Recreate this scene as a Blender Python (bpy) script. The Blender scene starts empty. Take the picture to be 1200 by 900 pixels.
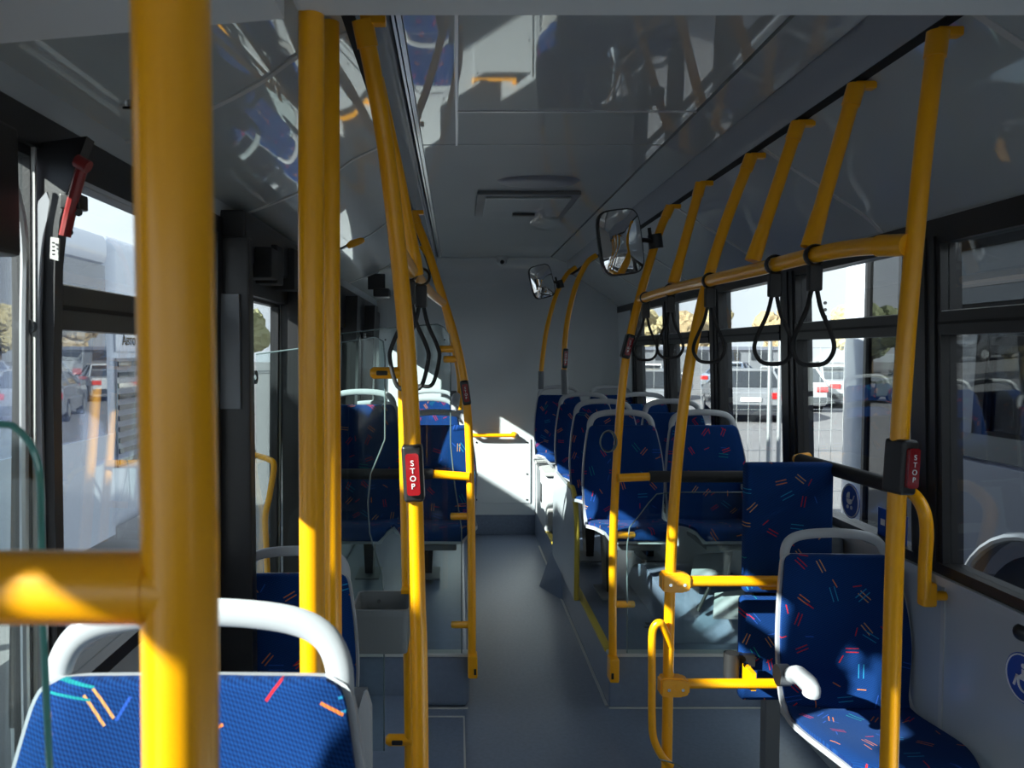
import bpy, bmesh, math, random
from mathutils import Vector, Matrix
random.seed(7)
S = bpy.context.scene
COL = S.collection
V = Vector
# ------------------------------------------------------------------ camera, world, sun, exposure
F = 900.0
CAMZ = 1.56
PITCH = math.atan(38 / F)
cd = bpy.data.cameras.new('camera'); cam = bpy.data.objects.new('camera', cd); COL.objects.link(cam)
cam.location = (0, 0, CAMZ); cam.rotation_euler = (math.pi / 2 - PITCH, 0, 0)
cd.sensor_width = 36; cd.lens = 27; cd.shift_x = 65 / 1200; cd.clip_start = 0.02; cd.clip_end = 500
cd.dof.use_dof = True; cd.dof.focus_distance = 2.6; cd.dof.aperture_fstop = 9
S.camera = cam

w = bpy.data.worlds.new('sky'); S.world = w; w.use_nodes = True
nt = w.node_tree; N = nt.nodes; L = nt.links
bg = N['Background']
tc = N.new('ShaderNodeTexCoord')
sep = N.new('ShaderNodeSeparateXYZ'); L.new(tc.outputs['Generated'], sep.inputs[0])
grad = N.new('ShaderNodeValToRGB'); L.new(sep.outputs['Z'], grad.inputs[0])
grad.color_ramp.elements[0].position = 0.0; grad.color_ramp.elements[0].color = (0.80, 0.84, 0.92, 1)
grad.color_ramp.elements[1].position = 0.7; grad.color_ramp.elements[1].color = (0.22, 0.38, 0.68, 1)
mp = N.new('ShaderNodeMapping'); L.new(tc.outputs['Generated'], mp.inputs[0]); mp.inputs['Scale'].default_value = (1, 1, 3)
no = N.new('ShaderNodeTexNoise'); L.new(mp.outputs[0], no.inputs[0]); no.inputs['Scale'].default_value = 2.4; no.inputs['Detail'].default_value = 6
cr = N.new('ShaderNodeValToRGB'); L.new(no.outputs['Fac'], cr.inputs[0])
cr.color_ramp.elements[0].position = 0.28; cr.color_ramp.elements[0].color = (0, 0, 0, 1)
cr.color_ramp.elements[1].position = 0.54; cr.color_ramp.elements[1].color = (1, 1, 1, 1)
mx = N.new('ShaderNodeMix'); mx.data_type = 'RGBA'; L.new(cr.outputs[0], mx.inputs['Factor']); L.new(grad.outputs[0], mx.inputs['A']); mx.inputs['B'].default_value = (0.90, 0.92, 0.96, 1)
L.new(mx.outputs['Result'], bg.inputs['Color']); bg.inputs['Strength'].default_value = 1.08

SUND = V((1.0, 0.60, -0.62)).normalized()
sl = bpy.data.lights.new('sun', 'SUN'); sl.energy = 12.5; sl.angle = math.radians(0.7); sl.color = (1.0, 0.95, 0.86)
so = bpy.data.objects.new('sun', sl); COL.objects.link(so)
so.rotation_euler = SUND.to_track_quat('-Z', 'Y').to_euler(); so.location = (-8, -5, 8)
S.view_settings.view_transform = 'Standard'; S.view_settings.look = 'None'
S.view_settings.exposure = 0.84; S.view_settings.gamma = 1; S.view_settings.use_curve_mapping = False

# ------------------------------------------------------------------ helpers
cp, sp = math.cos(PITCH), math.sin(PITCH)
def at(px, py, Y):
    """world point on the plane y=Y that projects to the photograph's pixel"""
    a = (px - 535) / F; b = (450 - py) / F
    d = V((a, cp + b * sp, -sp + b * cp))
    return V((0, 0, CAMZ)) + d * (Y / d.y)
def atX(px, py, X):
    a = (px - 535) / F; b = (450 - py) / F
    d = V((a, cp + b * sp, -sp + b * cp))
    return V((0, 0, CAMZ)) + d * (X / d.x)

def nodes(name):
    m = bpy.data.materials.new(name); m.use_nodes = True
    return m, m.node_tree.nodes, m.node_tree.links, m.node_tree.nodes['Principled BSDF']
def mat(name, col, rough=0.5, metal=0.0, coat=0.0, coat_rough=0.05, noise=0.0, nscale=30, bump=0.0, bscale=200, spec=0.5, emit=None):
    m, n, l, b = nodes(name)
    b.inputs['Base Color'].default_value = (*col, 1); b.inputs['Roughness'].default_value = rough
    b.inputs['Metallic'].default_value = metal; b.inputs['Coat Weight'].default_value = coat
    b.inputs['Coat Roughness'].default_value = coat_rough; b.inputs['Specular IOR Level'].default_value = spec
    t = n.new('ShaderNodeTexCoord')
    if noise:
        x = n.new('ShaderNodeTexNoise'); x.inputs['Scale'].default_value = nscale; x.inputs['Detail'].default_value = 5
        l.new(t.outputs['Object'], x.inputs['Vector'])
        r = n.new('ShaderNodeMix'); r.data_type = 'RGBA'; l.new(x.outputs['Fac'], r.inputs['Factor'])
        r.inputs['A'].default_value = (*[c * (1 - noise) for c in col], 1); r.inputs['B'].default_value = (*[min(1, c * (1 + noise)) for c in col], 1)
        l.new(r.outputs['Result'], b.inputs['Base Color'])
    if bump:
        x = n.new('ShaderNodeTexNoise'); x.inputs['Scale'].default_value = bscale; x.inputs['Detail'].default_value = 3
        l.new(t.outputs['Object'], x.inputs['Vector'])
        bp = n.new('ShaderNodeBump'); bp.inputs['Strength'].default_value = bump; bp.inputs['Distance'].default_value = 0.002
        l.new(x.outputs['Fac'], bp.inputs['Height']); l.new(bp.outputs[0], b.inputs['Normal'])
    if emit:
        b.inputs['Emission Color'].default_value = (*col, 1); b.inputs['Emission Strength'].default_value = emit
    return m
def glass(name, tint, refl=1.0, f0=0.04):
    m = bpy.data.materials.new(name); m.use_nodes = True; n = m.node_tree.nodes; l = m.node_tree.links; n.clear()
    o = n.new('ShaderNodeOutputMaterial'); tr = n.new('ShaderNodeBsdfTransparent'); gl = n.new('ShaderNodeBsdfGlossy')
    tr.inputs[0].default_value = (*tint, 1); gl.inputs['Roughness'].default_value = 0.0; gl.inputs[0].default_value = (1, 1, 1, 1)
    lw = n.new('ShaderNodeLayerWeight'); lw.inputs[0].default_value = 0.5
    p = n.new('ShaderNodeMath'); p.operation = 'POWER'; p.inputs[1].default_value = 5; l.new(lw.outputs['Facing'], p.inputs[0])
    a = n.new('ShaderNodeMath'); a.operation = 'MULTIPLY_ADD'; a.inputs[1].default_value = (1 - f0) * refl; a.inputs[2].default_value = f0; l.new(p.outputs[0], a.inputs[0])
    mi = n.new('ShaderNodeMixShader'); l.new(a.outputs[0], mi.inputs[0]); l.new(tr.outputs[0], mi.inputs[1]); l.new(gl.outputs[0], mi.inputs[2])
    l.new(mi.outputs[0], o.inputs[0]); return m

def fabric_mat():
    m, n, l, b = nodes('seat_fabric')
    uv = n.new('ShaderNodeUVMap'); uv.uv_map = 'uv'
    def M(op, a, bb=None, c=None):
        x = n.new('ShaderNodeMath'); x.operation = op
        for i, q in enumerate((a, bb, c)):
            if q is None: continue
            if isinstance(q, (int, float)): x.inputs[i].default_value = q
            else: l.new(q, x.inputs[i])
        return x.outputs[0]
    # woven ground
    s0 = n.new('ShaderNodeSeparateXYZ'); l.new(uv.outputs[0], s0.inputs[0])
    U, W = s0.outputs[0], s0.outputs[1]
    wv = M('MULTIPLY', M('SINE', M('MULTIPLY', M('ADD', U, W), 1000)), M('SINE', M('MULTIPLY', M('SUBTRACT', U, M('MULTIPLY', W, 0.6)), 620)))
    wv = M('MULTIPLY_ADD', wv, 0.5, 0.5)
    oi = n.new('ShaderNodeObjectInfo')
    ground = n.new('ShaderNodeMix'); ground.data_type = 'RGBA'; l.new(wv, ground.inputs['Factor'])
    ground.inputs['A'].default_value = (0.001, 0.011, 0.07, 1); ground.inputs['B'].default_value = (0.005, 0.052, 0.215, 1)
    col = ground.outputs['Result']
    def strokes(col, scale, off, length, width, gap, keep, cols):
        mpg = n.new('ShaderNodeVectorMath'); mpg.operation = 'MULTIPLY_ADD'; l.new(uv.outputs[0], mpg.inputs[0])
        mpg.inputs[1].default_value = (scale, scale, 0)
        rnd = n.new('ShaderNodeVectorMath'); rnd.operation = 'SCALE'; rnd.inputs[0].default_value = (13.7, 9.3, 0); l.new(oi.outputs['Random'], rnd.inputs['Scale'])
        ad = n.new('ShaderNodeVectorMath'); ad.operation = 'ADD'; l.new(rnd.outputs[0], ad.inputs[0]); ad.inputs[1].default_value = (off, off * 1.7, 0)
        l.new(ad.outputs[0], mpg.inputs[2])
        vo = n.new('ShaderNodeTexVoronoi'); vo.voronoi_dimensions = '2D'; vo.inputs['Scale'].default_value = 1; vo.inputs['Randomness'].default_value = 0.75
        l.new(mpg.outputs[0], vo.inputs['Vector'])
        su = n.new('ShaderNodeVectorMath'); su.operation = 'SUBTRACT'; l.new(mpg.outputs[0], su.inputs[0]); l.new(vo.outputs['Position'], su.inputs[1])
        sc = n.new('ShaderNodeSeparateColor'); l.new(vo.outputs['Color'], sc.inputs[0])
        ro = n.new('ShaderNodeVectorRotate'); ro.rotation_type = 'Z_AXIS'; l.new(su.outputs[0], ro.inputs[0])
        l.new(M('MULTIPLY', sc.outputs[0], 6.28), ro.inputs['Angle'])
        sx = n.new('ShaderNodeSeparateXYZ'); l.new(ro.outputs[0], sx.inputs[0])
        inl = M('LESS_THAN', M('ABSOLUTE', sx.outputs[0]), length * scale)
        d = M('ABSOLUTE', M('SUBTRACT', M('ABSOLUTE', sx.outputs[1]), gap * scale))
        inw = M('LESS_THAN', d, width * scale)
        kp = M('LESS_THAN', sc.outputs[1], keep)
        f = M('MULTIPLY', M('MULTIPLY', inl, inw), kp)
        rp = n.new('ShaderNodeValToRGB'); rp.color_ramp.interpolation = 'CONSTANT'; l.new(sc.outputs[2], rp.inputs[0])
        e = rp.color_ramp.elements
        e[0].position = 0; e[0].color = (*cols[0], 1); e[1].position = 1 / len(cols); e[1].color = (*cols[1], 1)
        for i in range(2, len(cols)):
            q = e.new(i / len(cols)); q.color = (*cols[i], 1)
        x = n.new('ShaderNodeMix'); x.data_type = 'RGBA'; l.new(f, x.inputs['Factor']); l.new(col, x.inputs['A']); l.new(rp.outputs[0], x.inputs['B'])
        return x.outputs['Result']
    red = (0.50, 0.02, 0.03); org = (0.65, 0.18, 0.04); cy = (0.02, 0.24, 0.45); te = (0.01, 0.22, 0.24); bl = (0.02, 0.08, 0.40)
    col = strokes(col, 11.0, 3.0, 0.019, 0.0015, 0.0055, 0.62, [red, org, red, (0.55, 0.28, 0.1)])
    col = strokes(col, 9.0, 31.0, 0.022, 0.0014, 0.007, 0.45, [te, cy, bl, cy])
    col = strokes(col, 13.0, 57.0, 0.013, 0.0016, 0.0, 0.42, [red, org, bl, red])
    l.new(col, b.inputs['Base Color']); b.inputs['Roughness'].default_value = 0.9; b.inputs['Specular IOR Level'].default_value = 0.15
    b.inputs['Sheen Weight'].default_value = 0.06; b.inputs['Sheen Tint'].default_value = (0.25, 0.45, 1, 1)
    bp = n.new('ShaderNodeBump'); bp.inputs['Strength'].default_value = 0.35; bp.inputs['Distance'].default_value = 0.0012; l.new(wv, bp.inputs['Height']); l.new(bp.outputs[0], b.inputs['Normal'])
    return m

def ceiling_mat(name, col, wave=0.012):
    # polished laminate lining: soft mottling and slight waviness in the gloss
    m, n, l, b = nodes(name)
    b.inputs['Roughness'].default_value = 0.45
    b.inputs['Coat Weight'].default_value = 1; b.inputs['Coat Roughness'].default_value = 0.03; b.inputs['Coat IOR'].default_value = 1.75
    t = n.new('ShaderNodeTexCoord')
    x = n.new('ShaderNodeTexNoise'); x.inputs['Scale'].default_value = 2.2; l.new(t.outputs['Object'], x.inputs['Vector'])
    r = n.new('ShaderNodeMix'); r.data_type = 'RGBA'; l.new(x.outputs['Fac'], r.inputs['Factor'])
    r.inputs['A'].default_value = (*[c * .92 for c in col], 1); r.inputs['B'].default_value = (*[c * 1.08 for c in col], 1); l.new(r.outputs['Result'], b.inputs['Base Color'])
    bp = n.new('ShaderNodeBump'); bp.inputs['Strength'].default_value = wave; bp.inputs['Distance'].default_value = 0.004
    y = n.new('ShaderNodeTexNoise'); y.inputs['Scale'].default_value = 3.0; y.inputs['Detail'].default_value = 1; l.new(t.outputs['Object'], y.inputs['Vector'])
    l.new(y.outputs['Fac'], bp.inputs['Height']); l.new(bp.outputs[0], b.inputs['Coat Normal'])
    return m

MT = dict(
    yellow=mat('yellow_powder_coat', (0.95, 0.41, 0.0), 0.32, coat=0.35, coat_rough=0.18),
    fabric=fabric_mat(),
    shell=mat('seat_shell_plastic', (0.42, 0.44, 0.47), 0.4, bump=0.1),
    handle=mat('handle_plastic', (0.42, 0.44, 0.47), 0.35),
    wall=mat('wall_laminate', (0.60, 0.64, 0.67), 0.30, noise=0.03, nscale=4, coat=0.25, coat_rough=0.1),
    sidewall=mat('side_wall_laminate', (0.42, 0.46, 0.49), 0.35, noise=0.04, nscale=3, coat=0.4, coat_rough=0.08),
    ceil=ceiling_mat('ceiling_laminate', (0.42, 0.45, 0.45)), lining=ceiling_mat('lining_laminate', (0.42, 0.46, 0.46), 0.10),
    strip=ceiling_mat('ceiling_strip', (0.30, 0.32, 0.37)),
    beam=mat('beam_paint', (0.66, 0.68, 0.68), 0.5, noise=0.03, nscale=3),
    alu=mat('aluminium', (0.72, 0.73, 0.74), 0.3, metal=0.9),
    trim=mat('pale_trim', (0.50, 0.51, 0.50), 0.4),
    black=mat('black_plastic', (0.014, 0.014, 0.016), 0.38, bump=0.1),
    rubber=mat('black_rubber', (0.010, 0.010, 0.011), 0.65),
    dark=mat('dark_gap', (0.006, 0.006, 0.007), 0.8),
    floor=mat('floor_vinyl', (0.16, 0.20, 0.28), 0.40, noise=0.22, nscale=60, bump=0.15, bscale=400, coat=0.25, coat_rough=0.25),
    plinth=mat('plinth_vinyl', (0.16, 0.20, 0.28), 0.36, noise=0.15, nscale=40, coat=0.3, coat_rough=0.2),
    red=mat('button_red', (0.26, 0.006, 0.010), 0.25, coat=0.8),
    hammer=mat('hammer_red', (0.22, 0.012, 0.012), 0.4),
    white=mat('white_print', (0.8, 0.8, 0.8), 0.5),
    sticker=mat('sticker_paper', (0.55, 0.55, 0.54), 0.6),
    blue=mat('sign_blue', (0.012, 0.07, 0.40), 0.4),
    grey=mat('grey_plastic', (0.15, 0.16, 0.175), 0.45, bump=0.1),
    binm=mat('bin_plastic', (0.22, 0.24, 0.25), 0.45, bump=0.1),
    midgrey=mat('mid_grey_plastic', (0.27, 0.28, 0.31), 0.4),
    chrome=mat('chrome', (0.75, 0.75, 0.76), 0.12, metal=1),
    mirror=mat('mirror_silver', (0.85, 0.86, 0.87), 0.02, metal=1),
    win=glass('window_glass', (0.80, 0.85, 0.86)),
    screen=glass('screen_glass', (0.90, 0.95, 0.94), refl=0.8, f0=0.02),
    green=mat('glass_edge_green', (0.11, 0.38, 0.33), 0.15, coat=1),
    edge=mat('glass_edge_pale', (0.14, 0.19, 0.20), 0.2, coat=1),
    yelstrip=mat('yellow_nosing', (0.60, 0.45, 0.06), 0.5),
    # outside
    asphalt=mat('asphalt', (0.185, 0.18, 0.185), 0.9, noise=0.15, nscale=1.5, bump=0.4, bscale=40),
    buswhite=mat('bus_white_paint', (0.62, 0.66, 0.76), 0.25, coat=0.8, noise=0.03, nscale=1.2),
    busgrey=mat('bus_grey_and_shaded_white', (0.20, 0.215, 0.27), 0.3, coat=0.5),  # plain grey parts, and white bus side panels with shade in the colour
    busglass=glass('bus_glass', (0.42, 0.45, 0.52), f0=0.16), busdark=glass('bus_dark_glass', (0.16, 0.17, 0.20), f0=0.14),
    darkglass=mat('dark_tinted_glass', (0.02, 0.024, 0.03), 0.05, coat=1),
    tyre=mat('tyre', (0.015, 0.015, 0.016), 0.8),
    hub=mat('wheel_hub', (0.4, 0.41, 0.42), 0.35, metal=0.6),
    lampred=mat('tail_lamp_red', (0.55, 0.01, 0.01), 0.2, coat=1),
    plate=mat('number_plate', (0.7, 0.7, 0.68), 0.5),
    trunk=mat('tree_bark', (0.10, 0.075, 0.05), 0.9, noise=0.3, nscale=8),
    galv=mat('galvanised_steel', (0.42, 0.44, 0.45), 0.45, metal=0.7),
)
for nme, c in dict(silver=(0.20, 0.21, 0.23), white=(0.40, 0.41, 0.42), darkgrey=(0.07, 0.075, 0.085), bluegrey=(0.12, 0.16, 0.24), maroon=(0.22, 0.03, 0.04), greygreen=(0.10, 0.13, 0.12)).items():
    MT['car_' + nme] = mat('car_paint_' + nme, c, 0.3, coat=1.0)
for i, c in enumerate([(0.44, 0.37, 0.20), (0.30, 0.30, 0.16), (0.36, 0.27, 0.15), (0.20, 0.22, 0.12)]):
    MT['leaf%d' % i] = mat('autumn_foliage_%d' % i, c, 0.9, noise=0.3, nscale=1.5, bump=0.3, bscale=6)

def wl(o):
    p = V((0, 0, 0))
    while o is not None:
        p += o.location; o = o.parent
    return p
def link(name, me, m, parent=None, smooth=True, recenter=True, kind=None):
    if recenter and len(me.vertices):
        cs = [v.co for v in me.vertices]
        c = V([(min(v[i] for v in cs) + max(v[i] for v in cs)) / 2 for i in range(3)])
        me.transform(Matrix.Translation(-c))
    else: c = V((0, 0, 0))
    o = bpy.data.objects.new(name, me); COL.objects.link(o)
    if m: me.materials.append(m)
    if parent is not None: o.parent = parent; o.location = c - wl(parent)
    else: o.location = c
    if smooth:
        for p in me.polygons: p.use_smooth = True
        try: me.set_sharp_from_angle(angle=math.radians(38))
        except Exception: pass
        wn_ = o.modifiers.new('weighted', 'WEIGHTED_NORMAL'); wn_.keep_sharp = True
    if kind: o['kind'] = kind
    return o
def from_bm(bm, name='m'):
    bmesh.ops.recalc_face_normals(bm, faces=bm.faces)
    me = bpy.data.meshes.new(name); bm.to_mesh(me); bm.free(); return me
def obj(name, bm, m, parent=None, smooth=True, kind=None):
    return link(name, from_bm(bm, name), m, parent, smooth, kind=kind)
def thing(name, label, cat, loc=(0, 0, 0), group=None):
    o = bpy.data.objects.new(name, None); COL.objects.link(o); o.empty_display_size = 0.05
    o.location = loc; o['label'] = label; o['category'] = cat
    if group: o['group'] = group
    return o
def tag(o, label, cat, group=None):
    o['label'] = label; o['category'] = cat
    if group: o['group'] = group
    return o
def box(bm, x0, x1, y0, y1, z0, z1, bev=0.0, seg=2):
    g = bmesh.ops.create_cube(bm, size=1)
    vs = g['verts']
    for v in vs:
        v.co = V((x0 + (v.co.x + .5) * (x1 - x0), y0 + (v.co.y + .5) * (y1 - y0), z0 + (v.co.z + .5) * (z1 - z0)))
    if bev > 0:
        es = list({e for v in vs for e in v.link_edges})
        bmesh.ops.bevel(bm, geom=es, offset=bev, segments=seg, profile=0.5, affect='EDGES')
    return vs
def bx(name, m, parent, x0, x1, y0, y1, z0, z1, bev=0.0, seg=2, kind=None):
    bm = bmesh.new(); box(bm, x0, x1, y0, y1, z0, z1, bev, seg); return obj(name, bm, m, parent, kind=kind)
def hexa(bm, p):
    """8 points: bottom 4 then top 4"""
    v = [bm.verts.new(q) for q in p]
    for f in ((0, 3, 2, 1), (4, 5, 6, 7), (0, 1, 5, 4), (1, 2, 6, 5), (2, 3, 7, 6), (3, 0, 4, 7)):
        bm.faces.new([v[i] for i in f])
def spline(pts, n=8):
    pts = [V(p) for p in pts]
    if len(pts) < 3: return pts
    P = [2 * pts[0] - pts[1]] + pts + [2 * pts[-1] - pts[-2]]
    out = []
    for i in range(1, len(P) - 2):
        a, b, c, d = P[i - 1], P[i], P[i + 1], P[i + 2]
        for k in range(n):
            t = k / n
            out.append(0.5 * ((2 * b) + (c - a) * t + (2 * a - 5 * b + 4 * c - d) * t * t + (3 * b - a - 3 * c + d) * t ** 3))
    out.append(pts[-1]); return out
def sweep(bm, pts, r, seg=14, caps=True, r2=None, up=None, closed=False):
    """tube along pts; r may be a number or list; r2: second radius of an elliptical section"""
    n = len(pts); rings = []
    pts = [V(p) for p in pts]
    t0 = (pts[1] - pts[0]).normalized()
    ref = V(up) if up else (V((0, 0, 1)) if abs(t0.z) < 0.9 else V((1, 0, 0)))
    nrm = (ref - t0 * ref.dot(t0)).normalized()
    for i, p in enumerate(pts):
        if closed: t = (pts[(i + 1) % n] - pts[i - 1]).normalized()
        else: t = (pts[min(i + 1, n - 1)] - pts[max(i - 1, 0)]).normalized()
        nrm = (nrm - t * nrm.dot(t)).normalized(); bn = t.cross(nrm)
        ra = r[i] if isinstance(r, (list, tuple)) else r
        rb = r2 if r2 else ra
        rings.append([bm.verts.new(p + nrm * math.cos(2 * math.pi * k / seg) * ra + bn * math.sin(2 * math.pi * k / seg) * rb) for k in range(seg)])
    m = n if closed else n - 1
    for i in range(m):
        a, b = rings[i], rings[(i + 1) % n]
        for k in range(seg):
            bm.faces.new((a[k], a[(k + 1) % seg], b[(k + 1) % seg], b[k]))
    if caps and not closed:
        bm.faces.new(rings[0][::-1]); bm.faces.new(rings[-1])
def tube(name, pts, r, m, parent=None, seg=14, smooth_path=True, **kw):
    bm = bmesh.new(); sweep(bm, spline(pts) if smooth_path else pts, r, seg, **kw); return obj(name, bm, m, parent)
def disc_cyl(bm, p0, p1, r, seg=20, r1=None):
    p0, p1 = V(p0), V(p1)
    sweep(bm, [p0, p1], [r, r if r1 is None else r1], seg)
def cyl(name, p0, p1, r, m, parent=None, seg=20, r1=None):
    bm = bmesh.new(); disc_cyl(bm, p0, p1, r, seg, r1); return obj(name, bm, m, parent)
def prism_xz(bm, pts, y0, y1):
    """polygon in x,z extruded along y"""
    a = [bm.verts.new((x, y0, z)) for x, z in pts]; b = [bm.verts.new((x, y1, z)) for x, z in pts]
    bm.faces.new(a[::-1]); bm.faces.new(b)
    n = len(pts)
    for i in range(n): bm.faces.new((a[i], a[(i + 1) % n], b[(i + 1) % n], b[i]))
def prism_yz(bm, pts, x0, x1):
    a = [bm.verts.new((x0, y, z)) for y, z in pts]; b = [bm.verts.new((x1, y, z)) for y, z in pts]
    bm.faces.new(a[::-1]); bm.faces.new(b)
    n = len(pts)
    for i in range(n): bm.faces.new((a[i], a[(i + 1) % n], b[(i + 1) % n], b[i]))
def rounded(x0, x1, z0, z1, r, n=6, corners=(1, 1, 1, 1)):
    out = []
    for k, (cx, cz, a0) in enumerate(((x1 - r, z0 + r, -90), (x1 - r, z1 - r, 0), (x0 + r, z1 - r, 90), (x0 + r, z0 + r, 180))):
        if not corners[k]:
            out.append(((x1, z0), (x1, z1), (x0, z1), (x0, z0))[k]); continue
        for i in range(n + 1):
            a = math.radians(a0 + 90 * i / n); out.append((cx + r * math.cos(a), cz + r * math.sin(a)))
    return out
def text_mesh(s, size, depth=0.0004):
    c = bpy.data.curves.new('txt', 'FONT'); c.body = s; c.size = size; c.extrude = depth; c.align_x = 'CENTER'; c.align_y = 'CENTER'
    o = bpy.data.objects.new('txt', c); COL.objects.link(o)
    dg = bpy.context.evaluated_depsgraph_get(); me = bpy.data.meshes.new_from_object(o.evaluated_get(dg))
    bpy.data.objects.remove(o); me.materials.clear(); return me
def copy_tree(o, parent=None):
    c = o.copy(); COL.objects.link(c); c.parent = parent
    for ch in list(o.children): copy_tree(ch, c)
    return c

# ------------------------------------------------------------------ main dimensions of the bus
XR, XL = 1.40, -0.71          # side walls
YB, YF = 6.5, -2.3            # rear wall, windscreen
def XRz(z): return XR - 0.035 * max(0, (z - 0.95))
def XLz(z): return XL + 0.035 * max(0, (z - 0.95))
def wbox(bm, side, y0, y1, z0, z1, t0, t1):
    """box hugging a leaning side wall; t is the distance inwards from the wall plane"""
    fx = (lambda z, t: XRz(z) - t) if side > 0 else (lambda z, t: XLz(z) + t)
    hexa(bm, [(fx(z0, t0), y0, z0), (fx(z0, t1), y0, z0), (fx(z0, t1), y1, z0), (fx(z0, t0), y1, z0),
              (fx(z1, t0), y0, z1), (fx(z1, t1), y0, z1), (fx(z1, t1), y1, z1), (fx(z1, t0), y1, z1)])
def wb(name, m, parent, side, y0, y1, z0, z1, t0, t1, kind=None):
    bm = bmesh.new(); wbox(bm, side, y0, y1, z0, z1, t0, t1); return obj(name, bm, m, parent, kind=kind)

# ------------------------------------------------------------------ floor and platforms
fl = bx('floor', MT['floor'], None, XL - .06, XR + .06, YF, YB + .06, -0.10, 0.0, kind='structure')
pr = bx('trim_1', MT['plinth'], None, 0.667, XR - .001, 3.3, YB - .001, 0.0, 0.24, bev=0.012, kind='structure')
pl = bx('trim_2', MT['plinth'], None, XL + .001, 0.055, 3.3, YB - .001, 0.0, 0.24, bev=0.03, seg=3, kind='structure')
bx('nosing', MT['trim'], pr, 0.66, XR - .002, 3.285, 3.34, 0.232, 0.247, bev=0.004)
bx('nosing', MT['yelstrip'], pr, 0.655, 0.69, 3.345, 6.0, 0.232, 0.247, bev=0.004)
bx('nosing', MT['trim'], pl, XL + .01, 0.05, 3.285, 3.34, 0.232, 0.247, bev=0.004)
bx('edge_seam', MT['trim'], pr, 0.655, 0.668, 3.32, 6.1, 0.0, 0.004)
bx('edge_seam', MT['trim'], pr, 0.667, XR - .01, 3.294, 3.302, 0.0, 0.004)
bx('edge_seam', MT['trim'], pl, XL + .01, 0.05, 3.29, 3.302, 0.0, 0.004)
# small printed mark on the plinth top
for (cx, par) in ((-0.22, pl), (0.93, pr)):
    b_ = bmesh.new(); box(b_, cx - .03, cx + .03, 3.62, 3.635, .2405, .2415); box(b_, cx - .012, cx + .012, 3.66, 3.69, .2405, .2415)
    obj('printed_mark', b_, MT['black'], par)
# wheel boxes beside the aisle in front
bx('trim_3', MT['plinth'], None, XL + .001, -0.11, 0.30, 1.15, 0.0, 0.27, bev=0.02, kind='structure')
low = bx('trim_4', MT['plinth'], None, XL + .001, -0.18, 2.62, 3.299, 0.0, 0.06, bev=0.01, kind='structure')
bx('nosing', MT['trim'], low, XL + .01, -0.185, 2.605, 2.64, 0.054, 0.066, bev=0.003)
b_ = bmesh.new(); box(b_, -0.16, 0.03, 2.50, 3.22, -0.001, 0.003); obj('floor_hatch', b_, MT['floor'], fl)
for (a, b, c, d) in ((-0.165, 0.035, 2.50, 2.51), (-0.165, 0.035, 3.21, 3.22), (-.165, -.158, 2.5, 3.22), (.028, .035, 2.5, 3.22)):
    bx('hatch_frame', MT['trim'], fl, a, b, c, d, 0.0, 0.005)

# ------------------------------------------------------------------ rear wall
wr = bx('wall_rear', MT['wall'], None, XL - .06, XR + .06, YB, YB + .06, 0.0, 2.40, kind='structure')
bx('skirting', MT['floor'], wr, -0.0, 0.70, YB - .012, YB, 0.0, 0.17, bev=0.003)
hp = bx('engine_hatch', MT['wall'], wr, 0.14, 0.63, YB - .010, YB, 0.27, 0.82, bev=0.003)
for x in (0.17, 0.60):
    for z in (0.30, 0.52, 0.79):
        cyl('screw', (x, YB - .014, z), (x, YB - .009, z), 0.008, MT['black'], hp, 10)
hp2 = bx('engine_hatch', MT['wall'], wr, -0.66, -0.05, YB - .010, YB, 0.95, 1.72, bev=0.003)
for x in (-0.60, -0.10):
    for z in (1.0, 1.66):
        cyl('screw', (x, YB - .014, z), (x, YB - .009, z), 0.008, MT['black'], hp2, 10)
bx('seam_strip', MT['wall'], wr, -0.46, -0.445, YB - .014, YB - .009, 0.3, 1.9)
hb = thing('grab_rail', 'short horizontal yellow grab rail low on the sunlit white rear wall', 'grab rail', (0.3, YB, 0.85))
tube('rail', [(0.14, YB - .0, .855), (0.14, YB - .05, .855), (0.17, YB - .06, .855), (0.46, YB - .06, .855), (0.485, YB - .05, .855), (0.485, YB, .855)], 0.016, MT['yellow'], hb)
cyl('mount', (0.485, YB - .012, .855), (0.485, YB, .855), 0.026, MT['yellow'], hb)
# corner fillet between rear wall and ceiling
bm = bmesh.new(); pts = [(YB, 2.12)] + [(YB - .18 + .18 * math.cos(a), 2.12 + .2 * math.sin(a)) for a in [math.radians(d) for d in range(10, 91, 16)]] + [(YB - .18, 2.335), (YB, 2.335)]
prism_yz(bm, pts, -0.2, 0.95); obj('corner_cove', bm, MT['wall'], wr)

# ------------------------------------------------------------------ ceiling
ce = bx('ceiling', MT['dark'], None, XL - .06, XR + .06, YF, YB + .06, 2.36, 2.44, kind='structure')
G = 0.0035
def cpanel(x0, x1, y0, y1): return bx('ceiling_panel', MT['ceil'], ce, x0 + G, x1 - G, y0 + G, y1 - G, 2.33, 2.3605, bev=0.003)
cpanel(-0.13, 0.0, YF, 2.9); cpanel(0.0, 0.77, YF, 2.5); cpanel(0.0, 0.77, 2.5, 2.9); cpanel(-0.13, 0.77, 2.9, YB)
bx('joint_strip', MT['alu'], ce, -0.139, -0.127, 1.05, YB, 2.326, 2.36)
bx('joint_strip', MT['alu'], ce, -0.150, -0.143, 1.05, YB, 2.326, 2.36)
bx('joint_strip', MT['alu'], ce, 0.0, 0.77, 2.496, 2.504, 2.327, 2.36)
bx('joint_strip', MT['alu'], ce, -0.004, 0.004, 1.05, 2.9, 2.327, 2.36)
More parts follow.
